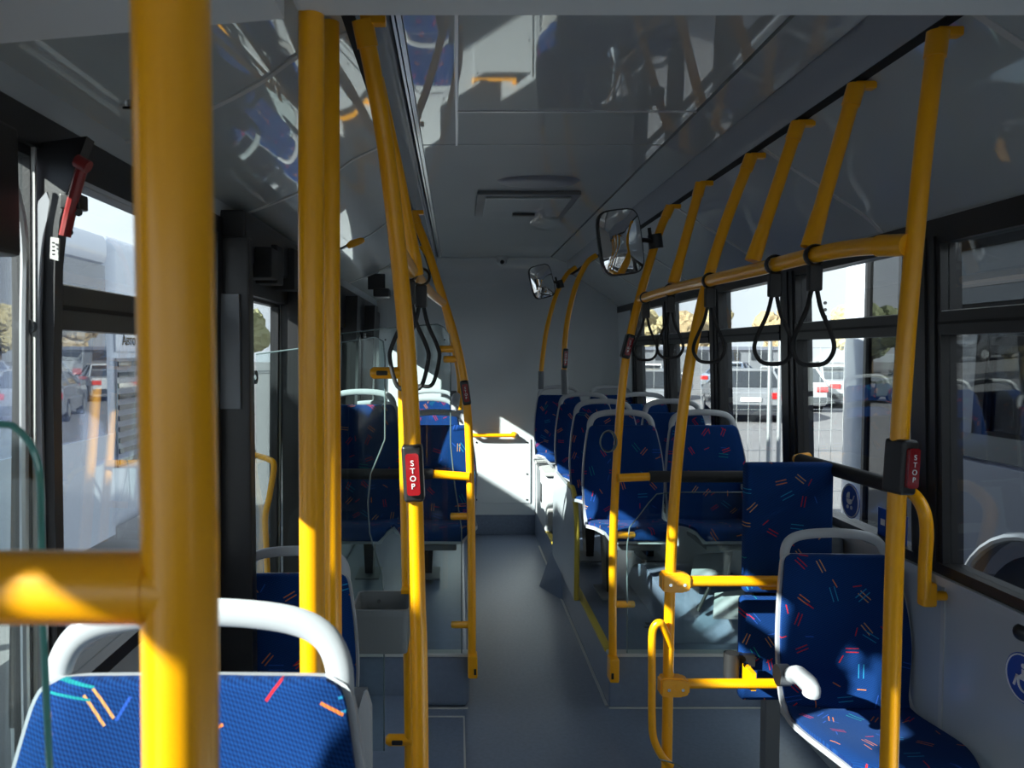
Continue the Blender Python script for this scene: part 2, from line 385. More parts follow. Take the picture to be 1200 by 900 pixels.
bm = bmesh.new(); prism_xz(bm, [(0.775, 2.328), (0.775, 2.36), (0.915, 2.36), (0.905, 2.298)], YF, YB); obj('ceiling_panel', bm, MT['ceil'], ce)
bm = bmesh.new(); prism_xz(bm, [(0.911, 2.297), (0.911, 2.36), (1.0, 2.36), (0.945, 2.205)], YF, YB); obj('light_strip_cover', bm, MT['strip'], ce)
bm = bmesh.new(); prism_xz(bm, [(-0.155, 2.328), (-0.155, 2.36), (-0.26, 2.36), (-0.195, 2.205)], YF, YB); obj('light_strip_cover', bm, MT['strip'], ce)
# black grab-pole grooves
bx('pole_groove', MT['dark'], ce, 0.944, 0.975, YF, YB - .02, 2.205, 2.36)
bx('pole_groove', MT['dark'], ce, -0.222, -0.196, YF, YB - .02, 2.205, 2.36)
# curved side linings, panel by panel
def lining(side, prof, joints):
    for i in range(len(joints) - 1):
        y0, y1 = joints[i] + .005, joints[i + 1] - .005
        sm = [V((p.x, 0, p.z)) for p in spline([(x, 0, z) for x, z in prof], 4)]
        poly = [(p.x, p.z) for p in sm] + [(p.x, p.z + .02) for p in reversed(sm)]
        bm = bmesh.new(); prism_xz(bm, poly, y0, y1); obj('side_lining_panel', bm, MT['lining'], ce)
        if i:
            poly = [(p.x, p.z - .004) for p in sm] + [(p.x, p.z + .008) for p in reversed(sm)]
            bm = bmesh.new(); prism_xz(bm, poly, joints[i] - .009, joints[i] + .009); obj('lining_joint', bm, MT['trim'], ce)
PR = [(0.975, 2.205), (1.06, 2.15), (1.19, 2.065), (1.30, 1.995), (1.365, 1.935)]
PL = [(-0.222, 2.205), (-0.32, 2.16), (-0.40, 2.105), (-0.52, 2.045), (-0.675, 1.985)]
lining(1, PR, [YF, -1.1, 0.2, 1.48, 2.47, 3.45, 4.45, 5.45, YB])
lining(-1, PL, [YF, -0.6, 0.5, 1.58, 2.42, 3.6, 4.8, YB])
# lower groove and grey fascia along the left, small latches in the lining
bx('fascia_gap', MT['dark'], ce, -0.690, -0.672, YF, YB, 1.975, 2.02)
bx('fascia_edge', MT['trim'], ce, -0.700, -0.686, YF, YB, 1.965, 2.0)
def latch(p, label):
    t = thing('lining_latch', label, 'latch', p)
    bm = bmesh.new(); disc_cyl(bm, V(p) + V((0, 0, .006)), V(p) - V((0, 0, .006)), 0.012, 16); obj('latch_ring', bm, MT['chrome'], t)
    bm = bmesh.new(); box(bm, p[0] - .008, p[0] + .008, p[1] - .002, p[1] + .002, p[2] - .008, p[2] - .005); obj('key_slot', bm, MT['black'], t)
latch((-0.60, 1.42, 2.010), 'small dark oval quarter-turn latch in the left ceiling lining near the front')
lv = thing('emergency_lever', 'small yellow lever on a thin rod under the left ceiling lining', 'lever', at(410, 286, 3.2))
tube('lever_rod', [at(393, 294, 3.2), at(410, 286, 3.2)], .004, MT['grey'], lv, smooth_path=False)
bm = bmesh.new(); sweep(bm, [at(407, 289, 3.2), at(412, 286, 3.2), at(423, 282, 3.2), at(427, 281, 3.2)], [.010, .016, .014, .008], 10); obj('lever_grip', bm, MT['yellow'], lv)
# front cross beam and driver header
bb = thing('ceiling_beam', 'pale grey cross beam under the ceiling at the top edge, in front of the poles', 'beam', (0.3, 1.0, 2.03))
bx('beam_panel', MT['beam'], bb, -0.215, XR - .03, 0.72, 1.06, 2.010, 2.33, bev=0.012)
bm = bmesh.new(); zl, zr = at(0, 53, .92).z - .012, at(340, 22, 1.0).z; hexa(bm, [(-0.70, .70, zl), (-.22, .72, zr), (-.22, 1.0, zr), (-0.70, .92, zl), (-.70, .70, 2.30), (-.22, .72, 2.30), (-.22, 1.0, 2.30), (-.70, .92, 2.30)])
obj('side_cover', bm, MT['beam'], bb)
# roof hatch
rh = thing('roof_hatch', 'rectangular roof hatch with grey frame in the glossy ceiling', 'roof hatch', (0.35, 4.0, 2.33))
bx('hatch_frame', MT['grey'], rh, 0.10, 0.60, 3.72, 4.32, 2.312, 2.332, bev=0.006)
bx('hatch_panel', MT['ceil'], rh, 0.14, 0.56, 3.77, 4.27, 2.300, 2.314, bev=0.006)
bx('hatch_handle', MT['black'], rh, 0.30, 0.42, 4.15, 4.19, 2.288, 2.302, bev=0.004)
rl = thing('ceiling_lamp', 'flat oval unlit ceiling lamp just in front of the roof hatch', 'lamp', (0.37, 3.5, 2.33))
bm = bmesh.new(); sweep(bm, [(0.37, 3.5, 2.331), (0.37, 3.5, 2.318), (0.37, 3.5, 2.312)], [.19, .17, .12], 32); 
for v in bm.verts: v.co.y = 3.5 + (v.co.y - 3.5) * .55
obj('lamp_lens', bm, MT['midgrey'], rl)
cam_ = thing('security_camera', 'tiny white dome security camera at the top centre of rear wall', 'camera', (0.37, 6.3, 2.26))
bm = bmesh.new(); bmesh.ops.create_uvsphere(bm, u_segments=16, v_segments=10, radius=.045, matrix=Matrix.Translation((.37, 6.30, 2.30))); obj('dome', bm, MT['wall'], cam_)
bm = bmesh.new(); bmesh.ops.create_uvsphere(bm, u_segments=12, v_segments=8, radius=.018, matrix=Matrix.Translation((.37, 6.262, 2.285))); obj('lens', bm, MT['black'], cam_)
cyl('mount', (.37, 6.3, 2.331), (.37, 6.3, 2.31), .055, MT['wall'], cam_)
c2 = thing('door_camera', 'small black camera bracket hanging by the rear left ceiling corner', 'camera', (-0.6, 4.9, 2.0))
bx('bracket', MT['black'], c2, -0.56, -0.45, 4.86, 4.90, 1.95, 2.05, bev=.006)
bx('camera_body', MT['black'], c2, -0.52, -0.42, 4.80, 4.93, 1.90, 1.955, bev=.01)

# ------------------------------------------------------------------ right wall
Z_S, Z_T = 0.955, 1.865
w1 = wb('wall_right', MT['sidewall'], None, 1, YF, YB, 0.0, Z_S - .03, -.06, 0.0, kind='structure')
wb('upper_band', MT['black'], w1, 1, YF, YB, Z_T + .02, 1.935, -.06, 0.012)
wb('cant_rail', MT['sidewall'], w1, 1, YF, YB, 1.935, 2.36, -.08, 0.006)
wb('rear_corner_panel', MT['wall'], w1, 1, 5.98, YB, Z_S - .03, Z_T + .02, -.06, 0.004)
wb('front_corner_panel', MT['black'], w1, 1, YF, YF + .2, Z_S - .03, Z_T + .02, -.06, 0.004)
wb('window_ledge', MT['sidewall'], w1, 1, YF + .2, 5.98, Z_S - .055, Z_S - .03, 0.0, 0.035)
wb('panel_joint', MT['trim'], w1, 1, 2.17, 2.185, 0.0, Z_S - .06, 0.0, 0.004)
PILR = [-0.5, 0.42, 1.33, 2.24, 3.16, 4.07, 5.0, 5.92]
wn = [0]
def window_bay(side, y0, y1, z0, z1, transom=None, label=''):
    wn[0] += 1
    bm = bmesh.new(); f = 0.020
    wbox(bm, side, y0, y1, z0 - .03, z0, -.045, .02); wbox(bm, side, y0, y1, z1, z1 + .02, -.045, .012)
    wbox(bm, side, y0, y0 + f, z0, z1, -.045, .014); wbox(bm, side, y1 - f, y1, z0, z1, -.045, .014)
    o = obj('window_%d' % wn[0], bm, MT['black'], None, kind='structure')
    segs = [(z0, z1)]
    if transom:
        bm = bmesh.new(); wbox(bm, side, y0 + f, y1 - f, transom[0], transom[1], -.04, .02); obj('transom', bm, MT['black'], o)
        wb('transom_groove', MT['rubber'], o, side, y0 + f, y1 - f, (transom[0] + transom[1]) / 2 - .004, (transom[0] + transom[1]) / 2 + .004, .02, .024)
        wb('transom_edge', MT['alu'], o, side, y0 + f, y1 - f, transom[1], transom[1] + .003, .0, .012)
        segs = [(z0, transom[0]), (transom[1] + .003, z1)]
    for a, b in segs: wb('pane', MT['win'], o, side, y0 + f, y1 - f, a, b, -.012, -.008)
    return o
winR = []
for i in range(len(PILR) - 1):
    a = PILR[i] + (.055 if i else -.6 - 0); 
    if i == 0: a = YF + .2
    winR.append(window_bay(1, a, PILR[i + 1] - .055, Z_S, Z_T, (1.607, 1.672)))
for i, y in enumerate(PILR[1:]):
    pb = bmesh.new(); wbox(pb, 1, y - .055, y + .055, Z_S - .03, Z_T + .02, -.06, .020); wbox(pb, 1, y - .02, y + .02, Z_S - .03, Z_T + .02, .020, .026)
    obj('pillar', pb, MT['black'], w1)
# roof cove outside covers rear part right of the last window

# ------------------------------------------------------------------ left wall
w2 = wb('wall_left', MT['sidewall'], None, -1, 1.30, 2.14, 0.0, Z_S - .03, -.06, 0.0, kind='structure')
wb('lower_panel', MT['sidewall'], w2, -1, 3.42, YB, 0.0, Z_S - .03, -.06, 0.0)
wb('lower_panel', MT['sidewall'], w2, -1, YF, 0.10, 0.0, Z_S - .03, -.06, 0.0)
wb('upper_band', MT['black'], w2, -1, YF, YB, Z_T + .02, 1.94, -.06, 0.010)
wb('cant_rail', MT['sidewall'], w2, -1, YF, YB, 1.94, 2.36, -.08, 0.004)
wb('header_panel', MT['black'], w2, -1, 2.14, 3.42, 1.74, Z_T + .02, -.06, 0.03)
wb('header_panel', MT['black'], w2, -1, 3.42, YB, 1.70, Z_T + .02, -.06, 0.03)

window_bay(-1, YF + .2, 0.08, Z_S, 1.79)
wb('header_panel', MT['black'], w2, -1, YF + .2, 0.30, 1.80, Z_T + .02, -.06, 0.02)
window_bay(-1, 1.27, 2.10, Z_S, Z_T, (1.597, 1.672))
window_bay(-1, 3.50, 4.50, Z_S, 1.70)
window_bay(-1, 4.62, 5.45, Z_S, 1.70)
window_bay(-1, 5.57, 6.46, Z_S, 1.70)
bx('sun_patch_blocker', MT['black'], w2, XL + .02, XL + .09, 5.90, 6.16, 1.40, 1.86, bev=.01)  # added box that only shades part of the rear wall's sun patch
for (y0, y1, z0, t) in ((YF, YF + .2, .9, .01), (0.08, 0.29, 0, .03), (2.10, 2.20, 0, .03), (3.40, 3.50, 0, .12), (4.50, 4.62, Z_S - .03, .10), (5.45, 5.57, Z_S - .03, .10), (6.42, YB, Z_S - .03, .0)):
    wb('pillar', MT['black'], w2, -1, y0, y1, z0, Z_T + .02, -.06, t)
bx('door_mechanism', MT['black'], w2, XL + .03, -0.575, 2.14, 2.19, 0.0, 1.88, bev=.008)
bx('door_mechanism', MT['black'], w2, XL + .03, -0.575, 2.97, 3.02, 0.02, 1.86, bev=.008)
bx('door_mechanism', MT['black'], w2, XL + .03, -0.60, 2.20, 3.40, 1.82, 1.965, bev=.01)
bx('mechanism_plate', MT['grey'], w2, -0.662, -0.60, 2.128, 2.142, 1.40, 1.72, bev=.003)
for y in (2.3, 2.5, 2.75, 3.0, 3.25):
    bx('mechanism_box', MT['rubber'], w2, -0.655, -0.57 + .02 * math.sin(y * 9), y, y + .09, 1.78, 1.90 + .03 * math.cos(y * 7), bev=.006)
# door leaves
def door(n, y0, y1, ztop, splits, fl_=.035):
    o = wb('door_%d' % n, MT['black'], None, -1, y0, y1, 0.0, 0.05, -.045, 0.01, kind='structure')
    sp_ = [y0] + splits + [y1]
    for k in range(len(sp_) - 1):
        a, b = sp_[k] + .004, sp_[k + 1] - .004; f = .035
        bm = bmesh.new()
        wbox(bm, -1, a, b, .05, .13, -.03, 0); wbox(bm, -1, a, b, ztop - .03, ztop, -.03, 0); wbox(bm, -1, a, a + f, .13, ztop - .03, -.03, 0); f2 = fl_ if b > y1 - .01 else f; wbox(bm, -1, b - f2, b, .13, ztop - .03, -.03, 0)
        obj('door_frame', bm, MT['black'], o)
        wb('pane', MT['win'], o, -1, a + f, b - (fl_ if b > y1 - .01 else f), .13, ztop - .03, -.016, -.012)
        wb('rubber_seal', MT['trim'], o, -1, b - .010, b - .004, .05, ztop, 0, .006)
    return o
door(1, 0.30, 1.25, 1.90, [.38], .012)
DOOR2 = door(2, 2.21, 3.39, 1.76, [2.99])
# yellow bent handle on the rear door leaf
dh = tube('door_handle', [at(309, 534, 2.83) + V((-.045, .03, 0)), at(314, 538, 2.82), at(321, 546, 2.80), at(316, 580, 2.80), at(311, 605, 2.80), at(312, 640, 2.80), at(314, 690, 2.80), at(314, 740, 2.80)], 0.011, MT['yellow'], DOOR2)
cyl('handle_base', at(309, 534, 2.83) + V((-.06, .03, 0)), at(309, 534, 2.83) + V((-.04, .03, 0)), 0.02, MT['chrome'], dh)
p = atX(297, 442, -0.655); lk = cyl('door_lock', p + V((-.02, 0, 0)), p + V((.01, 0, 0)), .022, MT['black'], DOOR2); cyl('lock_centre', p + V((.0, -.02, 0)), p + V((.012, -.022, 0)), .008, MT['chrome'], lk)
# near left pillar with inlay, hammer and sticker
po = thing('pillar_cover', 'black curved pillar cover with grey inlay between front door and left window', 'pillar', (-0.68, 1.25, 0))
bm = bmesh.new()
def colsec(z, x1, y1): return [(XLz(z) + .0, 1.252, z), (x1, y1, z), (x1 - .003, y1 + .032, z), (XLz(z), 1.30, z)]
secs = [colsec(0.0, -.660, 1.245), colsec(0.95, -.658, 1.245), colsec(1.5, -.652, 1.24), colsec(1.70, -.642, 1.235), colsec(1.77, -.628, 1.225), colsec(1.84, -.60, 1.215), colsec(1.895, -.575, 1.21)]
rr = [[bm.verts.new(p) for p in s] for s in secs]
for a, b in zip(rr, rr[1:]):
    for k in range(4): bm.faces.new((a[k], a[(k + 1) % 4], b[(k + 1) % 4], b[k]))
bm.faces.new(rr[0]); bm.faces.new(rr[-1][::-1]); obj('cover', bm, MT['black'], po)
bm = bmesh.new(); pts = [(-.694, .55), (-.671, .55), (-.671, 1.60), (-.664, 1.72), (-.650, 1.80), (-.655, 1.815), (-.668, 1.80), (-.682, 1.74), (-.693, 1.62)]
prism_xz(bm, pts, 1.238, 1.256); obj('grey_inlay', bm, MT['midgrey'], po)
cyl('round_cap', (-.685, 1.245, 1.60), (-.685, 1.229, 1.60), .011, MT['grey'], po, 20)
bm = bmesh.new(); sweep(bm, spline([(-.700, 1.222, .2), (-.698, 1.222, 1.0), (-.688, 1.222, 1.55), (-.682, 1.22, 1.74), (-.690, 1.20, 1.84)]), .007, 8); obj('aluminium_edge', bm, MT['alu'], po)
hm = thing('emergency_hammer', 'red emergency hammer in its holder on black pillar by left window', 'hammer', at(90, 235, 1.22))
bm = bmesh.new(); sweep(bm, spline([at(76, 277, 1.20), at(82, 250, 1.20), at(89, 222, 1.19), at(96, 198, 1.18)]), [.0085] * 25, 10, r2=.010); obj('hammer_handle', bm, MT['hammer'], hm)
cyl('hammer_head', at(90, 188, 1.17), at(104, 196, 1.17), .010, MT['hammer'], hm, 14)
bx('holder', MT['black'], hm, *(lambda a: (a.x - .016, a.x + .016, 1.195, 1.225, a.z - .012, a.z + .012))(at(83, 236, 1.2)), bev=.003)
for q in ((92, 249), (81, 272)):
    cyl('holder_stud', at(*q, 1.20) , at(*q, 1.215), .006, MT['black'], hm, 12)
st = thing('notice_sticker', 'small pale notice sticker below the red hammer', 'sticker', at(66, 293, 1.22))
a, b = at(60, 306, 1.222), at(72, 280, 1.222)
bm = bmesh.new(); hexa(bm, [(a.x, 1.218, a.z + .004), (b.x - .004, 1.218, a.z), (b.x - .004, 1.222, a.z), (a.x, 1.222, a.z + .004), (a.x + .004, 1.214, b.z + .002), (b.x, 1.214, b.z), (b.x, 1.218, b.z), (a.x + .004, 1.218, b.z + .002)]); obj('paper', bm, MT['sticker'], st)
bm = bmesh.new()
for k in range(4): box(bm, a.x + .008, b.x - .006, 1.210, 1.2135, a.z + .008 + k * .006, a.z + .0105 + k * .006)
obj('printed_lines', bm, MT['black'], st)
ms = thing('display_box', 'black display box hanging at the top left edge above front door', 'display', (-0.68, 1.1, 1.75))
a = at(-25, 150, 1.12); b = at(27, 302, 1.12)
bx('housing', MT['black'], ms, a.x, b.x, .60, 1.12, b.z, a.z, bev=.008)
bx('added_sun_blocker', MT['black'], ms, -.655, b.x, .60, .95, 1.60, b.z + .02, bev=.008)  # added out of frame below the display box to keep sun off the poles
bx('bracket', MT['black'], ms, a.x + .02, b.x - .02, .8, .9, a.z - .01, a.z + .06)

# ------------------------------------------------------------------ front wall with windscreen (behind the camera)
wf = bx('wall_front', MT['grey'], None, XL - .06, XR + .06, YF - .06, YF, 0, 0.75, kind='structure')
bx('header_panel', MT['grey'], wf, XL - .06, XR + .06, YF - .06, YF, 1.95, 2.40)
bx('corner_post', MT['black'], wf, XL - .06, XL + .02, YF - .06, YF, 0.75, 1.95)
bx('corner_post', MT['black'], wf, XR - .02, XR + .06, YF - .06, YF, 0.75, 1.95)
wsn = bx('window_20', MT['win'], None, XL + .02, XR - .02, YF - .04, YF - .035, 0.75, 1.95, kind='structure')

dp = thing('added_driver_partition', 'added dark grey waist-high driver cab partition behind the viewpoint, to dim windscreen light', 'partition', (.64, -1.0, 0))  # unseen, added to cut windscreen reflections in the glass screens
bx('partition_panel', MT['grey'], dp, -0.10, XR - .06, -1.03, -1.0, 0.02, 1.35)
if 0: bx('partition_top', MT['black'], dp, -0.10, XR - .06, -1.03, -1.0, 1.36, 1.95)
# ------------------------------------------------------------------ seats
def seat_surface(n_u, prof, hw, conc, off, widen, uvscale=True):
    """returns grid of (front point, normal, uv)"""
    P = spline([(0, y, z) for y, z in prof], 4); H = [p.x for p in spline([(h, i * .1, 0) for i, h in enumerate(hw)], 4)]; Cc = [p.x for p in spline([(h, i * .1, 0) for i, h in enumerate(conc)], 4)]
    grid = []; s = 0
    for i, p in enumerate(P):
        t = (P[min(i + 1, len(P) - 1)] - P[max(i - 1, 0)]).normalized(); nn = V((0, -t.z, t.y))
        if i: s += (p - P[i - 1]).length
        row = []
        for k in range(n_u + 1):
            u = -1 + 2 * k / n_u; uu = math.sin(u * math.pi / 2) * .35 + u * .65
            x = uu * (H[i] + widen); q = V((x, p.y, p.z)) + nn * (Cc[i] * uu * uu + off)
            row.append((q, nn, (x, s)))
        grid.append(row)
    return grid
def slab(grid, thick, puff=0.0):
    bm = bmesh.new(); uvl = bm.loops.layers.uv.new('uv'); uvs = {}
    n, m = len(grid), len(grid[0]); A = []; B = []
    for i, row in enumerate(grid):
        ra, rb = [], []
        for k, (q, nn, uv) in enumerate(row):
            e = min(i, n - 1 - i, 3) / 3; f = min(k, m - 1 - k, 2) / 2
            va = bm.verts.new(q + nn * puff * math.sqrt(max(0, min(e, 1) * min(f, 1)))); vb = bm.verts.new(q - nn * thick); uvs[va] = uv; uvs[vb] = uv; ra.append(va); rb.append(vb)
        A.append(ra); B.append(rb)
    for i in range(n - 1):
        for k in range(m - 1):
            bm.faces.new((A[i][k], A[i][k + 1], A[i + 1][k + 1], A[i + 1][k])); bm.faces.new((B[i][k], B[i + 1][k], B[i + 1][k + 1], B[i][k + 1]))
    for i in range(n - 1):
        bm.faces.new((A[i][0], A[i + 1][0], B[i + 1][0], B[i][0])); bm.faces.new((A[i][-1], B[i][-1], B[i + 1][-1], A[i + 1][-1]))
    for k in range(m - 1):
        bm.faces.new((A[0][k], B[0][k], B[0][k + 1], A[0][k + 1])); bm.faces.new((A[-1][k], A[-1][k + 1], B[-1][k + 1], B[-1][k]))
    for f in bm.faces:
        for lp in f.loops: lp[uvl].uv = uvs[lp.vert]
    return bm
def make_seat(label, group, leg=0.48, high=0.0, legs=True):
    t = thing('passenger_seat', label, 'seat', (0, 0, 0), group)
    h = high
    back = [(-.030, .012), (-.008, .05), (.0, .11), (.004, .20), (.016, .31 + h * .6), (.036, .41 + h), (.047, .452 + h), (.050, .466 + h)]
    bw = [.178, .182, .187, .191, .184, .168, .157, .138]
    bc = [.012, .015, .018, .020, .018, .013, .010, .008]
    cus = [(-.368, -.002), (-.366, .018), (-.352, .032), (-.28, .030), (-.18, .014), (-.08, .002), (-.034, .012)]
    cw = [.118, .140, .156, .178, .186, .184, .178]
    cc = [.006, .010, .014, .018, .018, .016, .012]
    # one moulded shell
    shp = [(-.374, -.014)] + cus[1:6] + [(-.02, .03)] + back[2:]
    sw = [.120, .142, .158, .180, .188, .187, .184] + bw[2:]
    sc_ = [.006] + cc[1:6] + [.015] + bc[2:]
    shell = obj('shell', slab(seat_surface(12, shp, sw, sc_, -.006, .0085), .016), MT['shell'], t)
    obj('seat_cushion', slab(seat_surface(12, cus, cw, cc, .004, 0), .012, .012), MT['fabric'], t)
    obj('backrest_cushion', slab(seat_surface(12, back, bw, bc, .004, 0), .012, .012), MT['fabric'], t)
    z = .43 + h
    hp_ = spline([(-.152, .040, z - .06), (-.153, .052, z), (-.150, .062, z + .045), (-.130, .068, z + .076), (-.085, .071, z + .092), (0, .072, z + .098), (.085, .071, z + .092), (.130, .068, z + .076), (.150, .062, z + .045), (.153, .052, z), (.152, .040, z - .06)], 5)
    bm = bmesh.new(); sweep(bm, hp_, .0085, 12, r2=.0150, up=(0, 1, 0)); obj('grab_handle', bm, MT['handle'], t)
    if legs:
        bm = bmesh.new(); box(bm, -.10, .10, -.33, -.03, -.055, -.028, .006); obj('seat_frame', bm, MT['grey'], t)
        bm = bmesh.new(); hexa(bm, [(-.022, -.20, -leg), (.022, -.20, -leg), (.022, -.08, -leg), (-.022, -.08, -leg), (-.04, -.20, -.05), (.04, -.20, -.05), (.04, -.04, -.05), (-.04, -.04, -.05)])
        obj('pedestal', bm, MT['black'], t)
        bm = bmesh.new(); box(bm, -.07, .07, -.30, -.06, -leg, -leg + .012, .003); obj('base_plate', bm, MT['grey'], t)
    return t
GS = 'blue patterned seats with grey handles'
first = make_seat('blue seat with bright orange and red strokes, closest to camera at bottom left', GS)
first.location = (at(202, 0, .78).x + .005, .755, 0.748)
def seat(x, y, z, label, rot=0, src=None, legs=True):
    c = copy_tree(src or first)
    if not legs:
        for q in list(c.children):
            if q.name.split('.')[0] in ('pedestal', 'base_plate'): bpy.data.objects.remove(q)
    c.location = (x, y, z); c.rotation_euler = (0, 0, math.radians(rot)); c['label'] = label; return c
s2 = seat(-0.485, 2.22, 0.432, 'low blue seat behind the yellow double poles, beside the left window')
s3 = seat(1.195, 2.34, 0.455, 'blue seat in the lower right corner by the grey side wall', rot=-3); s3.scale = (1.02, 1.18, 1.0)
Z0 = 0.735
sR = []
for (y, nm) in ((3.69, 'front row of the raised right side'), (4.22, 'second row of the raised right side'), (4.93, 'third row of the raised right side'), (5.95, 'rearmost row on the right side')):
    dx = {3.69: 0.005, 4.22: .02, 4.93: .03, 5.95: .0}[y]; dz = {3.69: 0, 4.22: .02, 4.93: .02, 5.95: .02}[y]
    sR.append(seat(.80 + dx, y, Z0 + dz, 'blue aisle seat in the ' + nm, legs=4 < y < 5))
    sR.append(seat(1.205, y, Z0 + dz, 'blue window seat in the ' + nm, legs=4.5 < y < 5))
high = make_seat('tall-backed blue seat behind glass screen on the raised left side', GS, high=.10, legs=False)
high.location = (-0.46, 3.69, Z0)
seat(-0.10, 3.69, Z0, 'blue aisle seat directly behind the left glass screen, partly sunlit', legs=False)
seat(-0.165, 4.6, Z0 + .01, 'blue aisle seat in the middle row on raised left side, with armrest')
seat(-0.175, 5.5, Z0 + .01, 'blue aisle seat in last row on raised left side, before the rear wall')
seat(-0.52, 4.7, Z0 - .02, 'blue window seat in the middle row on the raised left side')
# armrests
def armrest(p0, p1, label, ang=0):
    t = thing('armrest', label, 'armrest', p0)
    p0, p1 = V(p0), V(p1)
    mid = (p0 + p1) / 2 + V((0, 0, .012))
    bm = bmesh.new(); sweep(bm, spline([p0, p0 + (p1 - p0) * .25 + V((0, 0, .006)), mid, p1 - V((0, 0, .006)), p1 - V((0, .004, .03))], 5), [.022] * 5 + [.025] * 5 + [.025] * 5 + [.023] * 5 + [.017], 14, r2=None, up=(0, 0, 1)); obj('arm_pad', bm, MT['handle'], t)
    cyl('pivot_cap', p0 + V((-.034, 0, 0)), p0 + V((.0, 0, 0)), .031, MT['grey'], t, 22)
armrest(at(924, 791, 2.20), at(950, 802, 2.02), 'white armrest with grey round pivot on the lower right seat')
armrest(at(535, 464, 4.5), at(533, 474, 4.36), 'small white armrest of the middle row seat by left aisle pole')
ar = thing('armrest', 'narrow grey folded armrest plate standing up right of the low left seat', 'armrest', (-.24, 1.9, .45))
a = at(428, 812, 1.95); bm = bmesh.new(); prism_xz(bm, [(a.x - .017, .42), (a.x + .017, .42), (a.x + .016, a.z - .04), (a.x + .006, a.z - .005), (a.x, a.z), (a.x - .006, a.z - .005), (a.x - .016, a.z - .04)], 1.94, 1.97)
obj('arm_plate', bm, MT['shell'], ar)
cyl('pivot_cap', (a.x - .05, 1.99, a.z - .03), (a.x - .0, 1.99, a.z - .03), .026, MT['grey'], ar)
bx('support_bracket', MT['grey'], ar, a.x - .10, a.x + .005, 1.965, 1.99, .40, .50, bev=.005)

# ------------------------------------------------------------------ yellow poles
R = 0.0175
def pole(label, pts, extra_r=R, name='grab_pole', clamp=None, cat='pole', cap=False):
    t = thing(name, label, cat, tuple(pts[0]))
    tube('pole_tube', pts, extra_r, MT['yellow'], t, seg=18)
    if cap:
        p, q = V(pts[-1]), V(pts[-2]); d = (p - q).normalized()
        cyl('ceiling_socket', p - d * .045, p + d * .004, R * 1.18, MT['yellow'], t, 18)
        b_ = bmesh.new(); box(b_, p.x - .004, p.x + .045, p.y - .012, p.y + .012, p.z - .006, p.z + .012, .003); obj('socket_bracket', b_, MT['yellow'], t)
    return t
# near post with horizontal bar
p1 = pole('thick-looking yellow pole closest to the camera at the left, with a side bar', [at(213, 960, .358), at(211, 700, .358), at(207, 400, .358), (at(202, 0, .358).x - .002, .358, 2.33)])
z = at(0, 688, .358).z
cb = bmesh.new(); px_ = at(210, 688, .358).x
disc_cyl(cb, (px_ + .0, .358, z), (px_ - .34, .358, z), .0172, 24); obj('side_bar', cb, MT['yellow'], p1)
cyl('bar_socket', (px_ - .016, .358, z), (px_ - .012, .358, z), .0180, MT['yellow'], p1, 24)
pole('left one of the two close yellow poles left of centre', [(at(366, 900, 1.05).x, 1.05, 0.27), (at(365, 500, 1.05).x, 1.05, 1.45), (at(365, 15, 1.05).x, 1.05, 2.03)])
pole('right and farther one of the two close yellow poles left of centre', [(at(391, 900, 1.5).x, 1.5, 0.0), (at(389, 500, 1.5).x, 1.5, 1.45), (at(387, 15, 1.5).x, 1.5, 2.19)])
pole('long bent yellow pole left of the aisle, carrying a stop button', [(at(494, 900, 1.58).x, 1.58, 0), at(492, 820, 1.58), at(489, 700, 1.58), at(485, 560, 1.58), at(478, 420, 1.58), at(467, 300, 1.58), at(453, 180, 1.56), at(438, 90, 1.53), at(425, 26, 1.50)], cap=True)
pole('straight yellow pole holding the grey litter bin, half hidden behind the stop pole', [(at(480, 900, 2.6).x, 2.6, 0), at(479, 800, 2.6), at(475, 600, 2.6), at(472, 450, 2.6), at(470, 340, 2.6)])
hgl = pole('short slanting yellow ceiling hanger with collar beside the left stop pole', [at(441, 92, 1.79), at(456, 160, 1.85), at(470, 225, 1.90), at(482, 290, 1.95), at(486, 318, 1.97)], name='rail_hanger', cat='rail hanger')
tube('collar', [at(478, 268, 1.935), at(483, 296, 1.955), at(487, 322, 1.97)], [.018] + [.0195] * 8 + [.021] * 8, MT['yellow'], hgl)
RZ = 1.765
railL = thing('overhead_rail', 'yellow overhead rail along the left side of the aisle, behind the poles', 'rail', (-.12, 2.4, RZ))
tube('rail_tube', [(-.118, 1.60, RZ), (-.112, 2.0, RZ), (-.09, 2.7, RZ), (-.058, 3.25, RZ)], .0165, MT['yellow'], railL)
p4pts = [at(553, 772, 3.27), at(553, 700, 3.27), at(552, 600, 3.27), at(549, 500, 3.27), at(543, 440, 3.27), at(532, 392, 3.27), at(516, 340, 3.27), at(500, 290, 3.27), at(484, 250, 3.27)]
p4 = pole('curved yellow pole at the front corner of the left platform', p4pts, cap=True)
bm = bmesh.new(); a = at(553, 790, 3.26); box(bm, a.x - .018, a.x + .024, 3.23, 3.30, a.z - .01, a.z + .09, .008); obj('floor_clamp', bm, MT['yellow'], p4)
bx('bolt_recess', MT['black'], p4, a.x + .008, a.x + .018, 3.226, 3.232, a.z + .01, a.z + .035)
p10 = pole('thin yellow pole rising from the middle left seat behind the corner pole', [at(539, 480, 4.55), at(538, 440, 4.55), at(530, 400, 4.55), at(518, 350, 4.55), at(504, 305, 4.55), at(494, 288, 4.55)], .0165)
p5 = pole('curved yellow pole at the front corner of the right platform, with the large mirror', [at(718, 775, 3.28), at(718, 700, 3.28), at(719, 620, 3.28), at(724, 520, 3.28), at(732, 430, 3.28), at(744, 370, 3.28), at(760, 312, 3.28), at(774, 268, 3.28), at(785, 243, 3.28)], cap=True)
